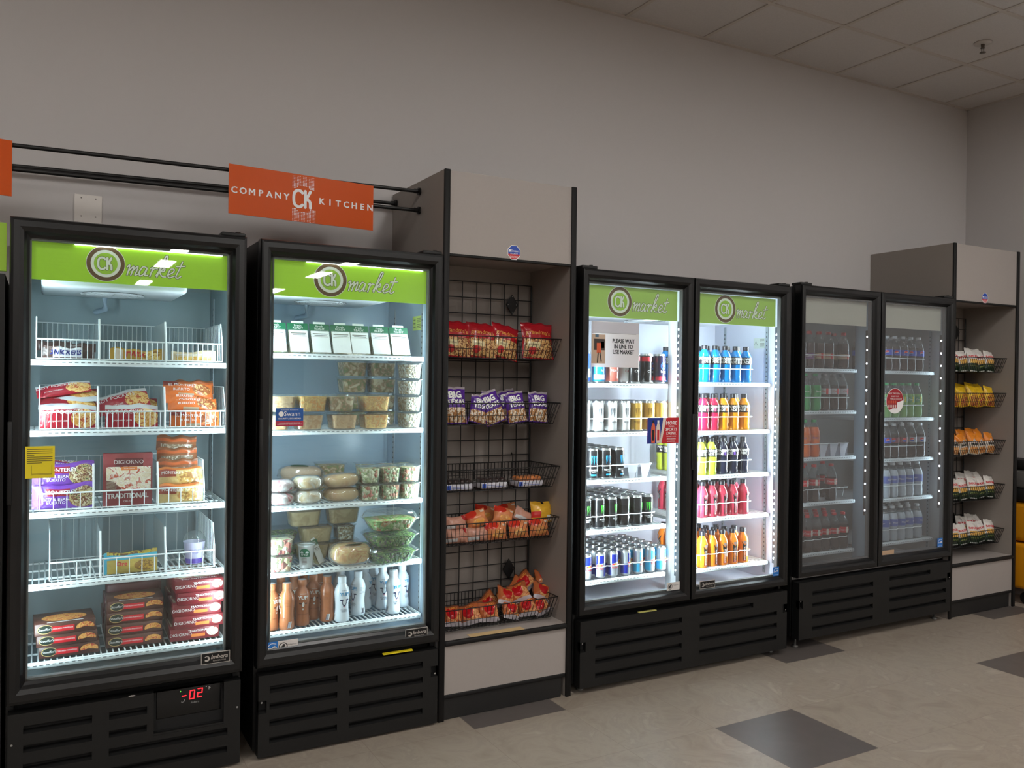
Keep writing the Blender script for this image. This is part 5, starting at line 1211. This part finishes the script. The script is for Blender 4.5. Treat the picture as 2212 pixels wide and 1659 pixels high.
for k in range(3): put('dg_flat', [415, 418, 417, 420, 416][k], 1330, .325, z+.0452*k, 'maroon pizza carton in the hidden lower part of the rear stack', 'pizza box', 'maroon pizza cartons hidden in the rear stack', sc=(1, 1, .95))
put('dg_flat', 423, 1260, .322, z+.0452*3, 'maroon pizza carton, second from top of the rear stack', 'pizza box', rz=.02, sc=(1, 1, .95))
put('dg_flat', 420, 1245, .318, z+.0452*4, 'maroon pizza carton on top of the rear stack', 'pizza box', rz=-.03, sc=(1, 1, .95))

# ================================================================ stocking the sandwich cooler
z = SH['F2'][0]+.002
for k, px in enumerate((599, 649, 697, 741, 782, 827, 868)):
    put('wedge', px, 760, .125, z, 'sandwich wedge with green band and white front, %s from left, top shelf' % ORD[k], 'sandwich', rz=.03*((k % 3)-1))
z = SH['F2'][1]+.003
for k, (px, kd, w) in enumerate(((592, 't_bread', 'bread'), (664, 't_bread', 'bread roll'), (738, 't_bread', 'bread roll'), (806, 't_orange', 'orange filled roll'))):
    put(kd, px, 910, .125, z, 'clear tub of %s, bottom layer, %s from left, second shelf' % (w, ORD[k]), 'food tub', sc=.93)
for k, (px, kd, w) in enumerate(((603, 't_bread', 'bread'), (670, 't_orange', 'orange filled roll'), (731, 't_wrap', 'bread roll'), (806, 't_orange', 'orange filled roll'))):
    put(kd, px, 880, .128, z+.0735, 'clear tub of %s, upper layer, %s from left, second shelf' % (w, ORD[k]), 'food tub')
for k in range(4):
    put('t_grain', 883, 890, .125, z+.0725*k, 'clear tub of seeded salad wrap, %s in the right stack of four' % OR3[k], 'food tub')
    put('t_wrap', 760, 840, .36, z+.0745*k, 'shaded clear tub of pale wraps at back, %s, left rear stack' % OR3[k], 'food tub')
    put('t_wrap', 822, 840, .34, z+.0745*k, 'shaded clear tub of pale wraps at back, %s, right rear stack' % OR3[k], 'food tub')
z = SH['F2'][2]+.003
for k in range(2):
    for j, px in enumerate((795, 838, 881)):
        put('t_pasta', px, 1060, .125, z+.0745*k, 'clear square tub of pasta salad, %s layer, %s from left' % (['bottom', 'top'][k], ORD[j]), 'food tub')
        put('t_pasta', px-4, 1040, .26, z+.0745*k, 'clear square pasta salad tub in the rear row, %s layer, %s from left' % (['bottom', 'top'][k], ORD[j]), 'food tub')
    put('w_red', 605, 1080, .13, z+.054*k, 'red and white printed wrapped sandwich, %s of two at left' % ['lower', 'upper'][k], 'sandwich')
    put('w_white', 663, 1078, .13, z+.058*k, 'white round wrapped sandwich, %s of two' % ['lower', 'upper'][k], 'sandwich')
    put('w_bun', 737, 1072, .14, z+.060*k, 'wide wrapped bread roll sandwich, %s of two' % ['lower', 'upper'][k], 'sandwich', ry=-.06*k)
put('w_sub', 650, 1030, .30, z+.075, 'long brown wrapped sandwich with green label behind the round ones', 'sandwich', rz=-.5)
put('bread_wrap', 622, 1050, .36, z, 'brown wrapped sandwich lying at the back left of third shelf', 'sandwich')
put('bread_wrap', 648, 1050, .38, z+.0, 'brown wrapped sandwich under the long labelled sandwich', 'sandwich', rz=.2)
put('t_wrap', 712, 1030, .34, z+.075, 'clear tub with square toasts behind the bread roll sandwiches', 'food tub')
put('t_wrap', 712, 1030, .34, z, 'clear tub under the tub of square toasts', 'food tub')
z = SH['F2'][3]+.003
for k in range(2): put('t_fruit', 603, 1210, .125, z+.0705*k, 'clear tub of cut melon and berries, %s of two at left' % ['lower', 'upper'][k], 'fruit tub')
put('cup', 661, 1220, .135, z, 'white yogurt cup with green oval label and pink yogurt', 'yogurt cup')
put('wedge', 697, 1215, .165, z, 'wrapped sandwich wedge standing behind the yogurt cup', 'sandwich', rz=.9, sc=(.8, .8, .78))
put('w_croissant', 757, 1215, .125, z, 'golden croissant in cling wrap with green oval label', 'croissant')
for k in range(3): put(['t_salad', 't_salad', 't_salad2'][k], 841, 1190, .115, z+.0700*k, 'large clear bowl of green salad, %s of the three stacked' % ['lowest', 'middle', 'topmost'][k], 'salad bowl', sc=(1, 1, 1))
for k, (px, y2) in enumerate(((672, .31), (680, .31), (655, .305))): put('t_tan', px, 1150, y2, z+.0755*k, 'tan filled tub, %s of three in the left rear stack' % OR3[k], 'food tub')
for k, (px, kd) in enumerate(((735, 't_tan'), (742, 't_grain'), (738, 't_tan'))): put(kd, px, 1150, .31, z+.0755*k, 'rear tub behind the croissant, %s of three' % OR3[k], 'food tub')
put('t_salad', 603, 1130, .36, z, 'dark green salad tub, lower one at the far back left', 'salad bowl', sc=(.7, .7, 1)); put('t_salad', 603, 1130, .36, z+.071, 'dark green salad tub, upper one at the far back left', 'salad bowl', sc=(.7, .7, 1))
z = SH['F2'][4]+.002
for k, (px, py, y, rz) in enumerate(((585, 1350, .14, .9), (619, 1352, .125, 1.9), (652, 1345, .155, .1), (676, 1335, .225, .1), (706, 1337, .17, 1.6), (606, 1335, .24, .3), (634, 1330, .27, .5), (655, 1325, .31, 0), (688, 1320, .32, .4))):
    put('m_brown', px, py, y, z, 'brown chocolate milk bottle, %s row, %s from left' % (('front', ORD[[0, 1, 2, 9, 3][k]]) if k in (0, 1, 2, 4) else ('rear', ORD[[0, 0, 0, 3, 0, 0, 1, 2, 4][k]])), 'milk bottle', rz=rz)
for k, (px, py, y, rz) in enumerate(((738, 1338, .135, .3), (773, 1325, .20, -1.0), (849, 1322, .155, .5), (826, 1312, .255, .1), (868, 1308, .245, .8), (735, 1312, .30, .0), (787, 1312, .28, 1.2), (808, 1305, .34, .2))):
    put('m_white', px, py, y, z, 'white milk bottle with cow face, %s' % ['front row, beside the brown bottles', 'second row, behind the foremost white one', 'front row, rightmost', 'middle row, centre of the right cluster', 'middle row, nearest the right wall', 'back row, behind the foremost white one', 'back row, centre', 'farthest back row, right of centre'][k], 'milk bottle', rz=rz)

# ================================================================ stocking the double cooler of cans and sports drinks
def lane_guides(x0, x1, n, z, key, h=.075, y=.098, empty_from=None):
    """wavy white front stop with divider plates"""
    mb = MB(); w = (x1-x0)/n; P = []
    for i in range(n):
        for k in range(8): t = k/8; P.append((x0+w*(i+t), y-.004-.016*math.sin(PI*t)**.7, z+h))
    P.append((x1, y-.004, z+h)); mb.tube(P, .0028, WIRE, 5)
    mb.tube([(x0, y, z+.002), (x0, y-.004, z+h)], .0025, WIRE, 5)
    mb.tube([(x1, y-.004, z+h), (x1+.012, y+.03, z+h), (x1+.02, y+.05, z+.02)], .0025, WIRE, 5)
    if empty_from is not None:
        pl = mat('guide_plastic', (214, 220, 232), .4)
        for i in range(empty_from, n):
            xx = x0+w*i
            mb.surf(lambda u, v: (xx+w*(.08+.84*u), y-.004-.016*math.sin(PI*u)**.7+.02*v, z+h-.001), 8, 1, pl)
            mb.poly([(xx+w*.3, y+.0, z+.003), (xx+w*.7, y+.0, z+.003), (xx+w*.92, y-.01, z+h), (xx+w*.08, y-.01, z+h)], pl)
            mb.poly([(xx+w*.98, y, z+.003), (xx+w*.98, y+.3, z+.003), (xx+w*.98, y+.3, z+.02), (xx+w*.98, y, z+h*.8)], pl)
    o = mb.build('lane_guide', FR[key]); o.location = (-FR[key].location.x, 0, 0)
def rows_of(kinds, pxs, py, z, nrow, desc, cat, pitch=.068, y0=.128, only=None, rzs=.35, depthshift=0., sc=None):
    """kinds: one per column; the front row stands at y0; label counts columns from left"""
    for c, (kd, px) in enumerate(zip(kinds, pxs)):
        x = at(px, y0, py)
        for r in range(nrow if isinstance(nrow, int) else nrow[c]):
            d = desc[kd] if isinstance(desc, dict) else desc
            place(kd, '%s, %s column from left, %s' % (d, ORD[c], 'front row' if r == 0 else '%s row' % ORD[r]), cat, (x+depthshift*r, y0+pitch*r, z), RND.uniform(-rzs, rzs)+(RND.choice((0, 0, 1.4)) if r or rzs > .5 else 0), sc=sc)
z = SH['F3L'][0]+.002
for k, (kd, px, y, d) in enumerate((('c_bluew', 1262, .13, 'blue and white tall can at the left end of the top shelf'), ('c_cyan', 1292, .13, 'cyan tall can with a white letter, below the paper sign'), ('c_bluew', 1318, .21, 'blue tall can standing behind the cyan and coral cans'),
        ('c_orangew', 1322, .13, 'coral tall can below the paper sign'), ('c_redw', 1346, .15, 'white can with red band below the paper sign'), ('c_bluew', 1360, .23, 'blue tall can in second row behind the white and dark cans'),
        ('c_dark', 1368, .125, 'black can with red band, just right below the paper sign'), ('c_dark', 1394, .13, 'black can with red band beside the can with a ring logo'), ('c_bang', 1424, .128, 'dark can with blue ring logo at right end of top shelf'),
        ('c_bang', 1402, .21, 'dark can with ring logo in second row'), ('c_bang', 1376, .21, 'dark can with ring logo hidden behind the black cans'))):
    put(kd, px, 825, y, z, d, 'can', rz=RND.uniform(-.2, .2))
rows_of(['c_white']*4+['c_gold']*3, [1261, 1290, 1319, 1347, 1373, 1400, 1427], 930, SH['F3L'][1]+.002, 5, {'c_white': 'white tall energy drink can', 'c_gold': 'gold tall energy drink can'}, 'can', .067)
lane_guides(at(1247, .1, 930), at(1440, .1, 930), 7, SH['F3L'][1], 'F3', .072)
rows_of(['c_blueclaw']*3, [1278, 1306, 1334], 1030, SH['F3L'][2]+.002, 6, 'black can with blue claw mark', 'can', .067, rzs=.3)
lane_guides(at(1264, .1, 1030), at(1405, .1, 1030), 5, SH['F3L'][2], 'F3', .075, empty_from=3)
rows_of(['c_greenclaw']*6, [1263, 1292, 1319, 1346, 1373, 1397], 1140, SH['F3L'][3]+.002, 6, 'black can with green claw mark', 'can', .067, rzs=.55)
lane_guides(at(1249, .1, 1140), at(1412, .1, 1130), 6, SH['F3L'][3], 'F3', .072)
rows_of(['c_rb']*4+['c_rbsf']*3, [1266, 1296, 1323, 1350, 1377, 1403, 1427], 1245, SH['F3L'][4]+.002, 7, {'c_rb': 'slim blue and silver can', 'c_rbsf': 'slim light blue and silver can'}, 'can', .058, rzs=.9)
lane_guides(at(1252, .1, 1245), at(1440, .1, 1240), 7, SH['F3L'][4], 'F3', .070)
G = 'blue red green dark pink orange'.split()
SHR = SH['F3R']; CX = [1521, 1544, 1566, 1588, 1610]
rows_of(['s_blue']*5, CX, 822, SHR[0]+.002, [6, 6, 2, 2, 2], 'blue sports drink bottle', 'sports drink', .066)
rows_of(['s_red']*2+['s_orange']*3, [1518, 1540, 1561, 1583, 1606], 928, SHR[1]+.002, [5, 5, 3, 2, 2], {'s_red': 'red sports drink bottle', 's_orange': 'orange sports drink bottle with black cap'}, 'sports drink', .066)
rows_of(['s_green']*2+['s_dark']*3, [1513, 1535, 1559, 1581, 1604], 1024, SHR[2]+.002, [6, 6, 3, 3, 2], {'s_green': 'lime green sports drink bottle', 's_dark': 'dark blue sports drink bottle'}, 'sports drink', .066)
rows_of(['a_pink']*5, [1516, 1537, 1558, 1581, 1604], 1118, SHR[3]+.002, [6, 6, 3, 3, 2], 'pink sports drink bottle with black stripe', 'sports drink', .066)
rows_of(['a_orange']*5, [1516, 1537, 1559, 1581, 1603], 1222, SHR[4]+.002, [6, 5, 4, 3, 2], 'amber sports drink bottle with black stripe', 'sports drink', .066)
for k, zz in enumerate(SHR): lane_guides(at(1507, .1, 930), at(1622, .1, 930), 5, zz, 'F3', .078)

# ================================================================ stocking the soda cooler
L4, R4 = SH['F4L'], SH['F4R']
rows_of(['p_cherry', 'p_cherry', 'p_cream', 'p_cream', 'p_cream'], [1728, 1746, 1768, 1788, 1821], 797, L4[0]+.002, [3, 3, 3, 2, 2], {'p_cherry': 'dark cola bottle with violet label', 'p_cream': 'dark cola bottle with cream label'}, 'soda bottle', .073)
rows_of(['p_sprite']*2+['p_diet']*3, [1738, 1760, 1780, 1799, 1818], 888, L4[1]+.002, [2, 2, 3, 3, 2], {'p_sprite': 'green lemon-lime soda bottle', 'p_diet': 'cola bottle with silver label'}, 'soda bottle', .073, rzs=.5)
rows_of(['p_fanta']*2, [1737, 1757], 990, L4[2]+.002, 3, 'orange soda bottle', 'soda bottle', .073, rzs=.5)
rows_of(['p_cokelow']*2, [1733, 1757], 1085, L4[3]+.002, 3, 'cola bottle with red label and cap, fourth shelf', 'soda bottle', .073)
put('p_cokelow', 1794, 1085, .128, L4[3]+.002, 'cola bottle with red label standing apart at right of fourth shelf', 'soda bottle')
put('p_cokelow', 1775, 1080, .26, L4[3]+.002, 'cola bottle with red label set back between the others, fourth shelf', 'soda bottle')
rows_of(['p_coke']*6, [1721, 1742, 1762, 1781, 1800, 1819], 1195, L4[4]+.002, 3, 'cola bottle with red label and cap, bottom shelf', 'soda bottle', .073)
rows_of(['p_pepsi']*5, [1915, 1932, 1949, 1966, 1983], 800, R4[0]+.002, 4, 'cola bottle with bright blue label and white cap', 'soda bottle', .073)
rows_of(['p_dew']*5, [1913, 1930, 1947, 1962, 1979], 900, R4[1]+.002, [3, 3, 2, 2, 2], 'pale green soda bottle', 'soda bottle', .073)
rows_of(['p_pepsi', 'p_pepsired', 'p_pepsired', 'p_pepsigrey', 'p_pepsigrey'], [1912, 1929, 1947, 1967, 1986], 989, R4[2]+.002, 3, {'p_pepsi': 'cola bottle with globe on blue label', 'p_pepsired': 'cola bottle with globe on maroon label', 'p_pepsigrey': 'cola bottle with globe on grey label'}, 'soda bottle', .073)
rows_of(['p_water']*5, [1910, 1927, 1944, 1961, 1980], 1075, R4[3]+.002, 3, 'water bottle with blue label, fourth shelf', 'water bottle', .073, rzs=.8)
rows_of(['p_water']*5, [1909, 1926, 1943, 1960, 1979], 1170, R4[4]+.002, 3, 'water bottle with blue label, bottom shelf', 'water bottle', .073, rzs=.8)
for k, zz in enumerate(L4): lane_guides(at(1720, .1, 990), at(1830, .1, 990), 5 if k < 3 else 6, zz, 'F4', .082, empty_from=2 if k == 2 else None)
for k, zz in enumerate(R4): lane_guides(at(1903, .1, 990), at(1991, .1, 990), 5, zz, 'F4', .082)

# ================================================================ stocking the snack bays
def bag(kind, px, py, y, z, label, cat, **k): return put(kind, px, py, y, z, label, cat, **k)
z = B1Z[0]+.004
for px, py, y, ry, rz, sc, d in ((985, 760, .13, .05, .05, 1.08, 'red cookie pack at left end of the top basket'), (1040, 760, .145, .10, -.05, 1.06, 'red cookie pack, second from left in the top basket'), (1088, 760, .15, .22, .1, 1.06, 'red cookie pack tilted beside the rightmost pack'), (1020, 750, .25, -.1, 0, .98, 'red cookie pack leaning behind the two left packs'), (1075, 750, .27, .1, .1, .95, 'red cookie pack leaning behind the tilted pack'), (1162, 765, .13, .05, -.08, 1.14, 'large red cookie pack at right end of the top basket')):
    bag('cookie', px, py, y, z, d, 'cookie pack', rx=-.25, ry=ry, rz=rz, sc=(sc, 1.2, sc*.94))
z = B1Z[1]+.004
for px, y, ry, sc, d in ((984, .125, 0, 1.08, 'tall purple pastry bag at left end of its basket'), (1030, .14, .25, .85, 'purple pastry bag, second from left, slumped low'), (1075, .135, -.35, .98, 'purple pastry bag tilted left in the middle of its basket'), (1120, .14, -.12, .95, 'purple pastry bag, second from right'), (1163, .135, .08, .95, 'purple pastry bag at right end of its basket'), (1050, .26, .3, .95, 'purple pastry bag behind the slumped bag'), (1105, .27, -.2, 1.0, 'purple pastry bag lying behind the two right bags')):
    bag('texas', px, 905, y, z, d, 'pastry bag', rx=-.22, ry=ry, sc=sc)
z = B1Z[2]+.004
for px, kd, d in ((994, 'donut_dark', 'small tray of chocolate donuts at left of the third basket'), (1069, 'donut_dark', 'small tray of chocolate donuts in the middle of the third basket'), (1147, 'donut_gold', 'small tray of golden donuts at right of the third basket')): bag(kd, px, 1058, .10, z, d, 'donut tray')
z = B1Z[3]+.004
for px, kd, d in ((985, 'pink', 'pinkish snack cake pack, lower left end of fourth basket'), (1032, 'pink', 'pinkish snack cake pack, second from left, lower row'), (1074, 'peach', 'orange snack cake pack, lower row middle'), (1121, 'peach', 'orange snack cake pack, lower row, second from right'), (1165, 'peach', 'orange snack cake pack, lower right end')): bag(kd, px, 1170, .12, z, d, 'snack pack', rx=-.2)
for px, kd, y, ry, zz, d in ((982, 'pink', .145, 0, .055, 'pinkish snack cake pack, upper left end of fourth basket'), (1035, 'peach', .15, -.3, .06, 'orange snack cake pack with red top, upper row, second from left'), (1085, 'peach', .15, .25, .065, 'orange snack cake pack with red top, upper row middle'), (1128, 'pink', .17, .5, .06, 'crumpled pink pack beside the yellow pack'), (1170, 'yellowp', .15, .05, .06, 'yellow boxy snack pack at upper right'), (1045, 'peach', .24, .2, .065, 'orange snack cake pack in the rear, left'), (1100, 'peach', .25, -.2, .065, 'orange snack cake pack in the rear, right')):
    bag(kd, px, 1150, y, z+zz, d, 'snack pack', rx=-.25, ry=ry)
z = B1Z[4]+.004
for px, y, ry, rz, zz, sc, d in ((978, .13, .12, .1, 0, .98, 'orange and red snack bag at left end of the lowest basket'), (1020, .12, -.2, -.2, 0, .98, 'orange and red snack bag, second from left in the lowest basket'), (1060, .12, .1, .1, 0, .98, 'orange and red snack bag, third from left in the lowest basket'), (1105, .115, .3, .2, 0, .9, 'orange and red snack bag in bottom layer, fourth from left'), (1143, .125, -.1, -.3, 0, .9, 'orange and red snack bag in bottom layer, fifth from left'), (1176, .125, -.35, .1, 0, .9, 'orange and red snack bag in bottom layer at right end'),
        (1092, .15, .45, .2, .058, .95, 'orange and red snack bag, leftmost of the upper heap'), (1128, .16, -.3, -.2, .064, .95, 'orange and red snack bag in the middle of the upper heap'), (1168, .145, .5, .15, .060, .98, 'orange and red snack bag, rightmost of the upper heap'), (1146, .215, -.55, .1, .105, .92, 'orange and red snack bag on top at the back right of the heap'), (1112, .22, .7, -.3, .085, .92, 'orange and red snack bag at back left of the heap'), (1172, .235, .35, .2, .098, .9, 'orange and red snack bag at the back right corner of the heap'), (1070, .22, -.6, .1, .02, .95, 'orange and red snack bag behind the third from left')):
    bag('redbag', px, 1330, y, z+zz, d, 'snack bag', rx=-.55, ry=ry, rz=rz, sc=(sc, sc*1.15, sc))
def chips(kind, z, py, lst, nm, where):
    for k, (px, y, ry, rz, sc) in enumerate(lst):
        bag(kind, px, py, y, z, '%s chip bag, %s from left %s' % (nm, ORD[k], where), 'chip bag', rx=-.22, ry=ry, rz=rz, sc=(.86*sc, 1, .86*sc))
CH = [(2063, .13, .05, .1, .95), (2083, .12, -.09, .0, .90), (2103, .12, .1, -.1, .95), (2122, .13, -.14, .0, .92), (2139, .12, .10, .0, .95), (2080, .24, .1, 0, 1.05), (2100, .24, .1, 0, 1.1), (2124, .23, -.1, 0, 1.08)]
chips('boulder', B2Z[0]+.004, 795, CH[:5]+CH[6:], 'white and dark green', 'in the topmost right basket')
chips('yellowchip', B2Z[1]+.004, 875, CH, 'yellow', 'in the right bay')
chips('bakedchip', B2Z[2]+.004, 975, CH, 'orange and white', 'in the right bay')
chips('boulder', B2Z[3]+.004, 1075, CH, 'white and green', 'in the second lowest right basket')
chips('boulder', B2Z[4]+.004, 1170, CH, 'white and green', 'in the lowest right basket')

# ================================================================ things cut by the photo's edges
r = empty('snack_rack', (-.55, .02, 0), 0, 'dark snack rack with green header, cut off by the left edge', 'snack rack')
mb = MB(); mb.box(.410, 0, 0, .436, .5, 1.86, BLACK); mb.box(-.436, 0, 0, -.410, .5, 1.86, BLACK); mb.build('side_panel', r)
mb = MB(); mb.box(-.41, .42, .05, .41, .44, 1.86, BLACK); mb.build('back_panel', r)
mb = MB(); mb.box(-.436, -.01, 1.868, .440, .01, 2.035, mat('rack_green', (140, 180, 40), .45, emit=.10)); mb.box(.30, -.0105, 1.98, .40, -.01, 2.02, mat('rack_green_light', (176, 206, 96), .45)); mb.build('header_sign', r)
for z in (.35, .75, 1.12, 1.5): mb = MB(); mb.box(-.41, .02, z-.012, .41, .42, z, BLACK); mb.build('shelf', r)
for k, (kd, x, z, d) in enumerate((('redbag', -.19, 1.12, 'orange and red snack bag on the left edge rack'), ('redbag', -.19, .75, 'orange and red snack bag on the left edge rack, lower shelf'))): place(kd, d, 'snack bag', (x, .10, z+.002), .2, sc=1.15)
r = empty('janitor_cart', (6.08, .22, 0), 0, 'yellow mop bucket cart with black top, cut off by the right edge', 'cart')
yc = mat('bucket_yellow', (206, 138, 14), .4)
mb = MB(); mb.rbox(-.11, -.30, .10, .14, .20, .42, yc, .03, 3); mb.build('bucket', r)
mb = MB(); mb.rbox(-.10, -.28, .43, .13, .18, .70, yc, .035, 3); mb.rbox(-.10, -.31, .50, .13, -.27, .66, yc, .02, 3); mb.build('wringer', r)
mb = MB(); mb.rbox(-.10, -.26, .71, .13, .18, .80, BLACK, .02); mb.rbox(-.09, -.25, .93, .12, .15, 1.0, BLACK, .02); mb.build('black_lid', r)
mb = MB(); mb.rbox(-.085, -.24, .80, .11, .14, .93, mat('grey_film', (96, 94, 92), .25, bump=1., bscale=20), .02); mb.build('plastic_liner', r)
for x in (-.08, .10):
    for y in (-.24, .14):
        mb = MB(); mb.tube([(x-.014, y, .045), (x+.014, y, .045)], .045, BLACK, 16, cap=True); mb.box(x-.02, y-.01, .05, x+.02, y+.01, .11, BLACK); mb.build('wheel', r)
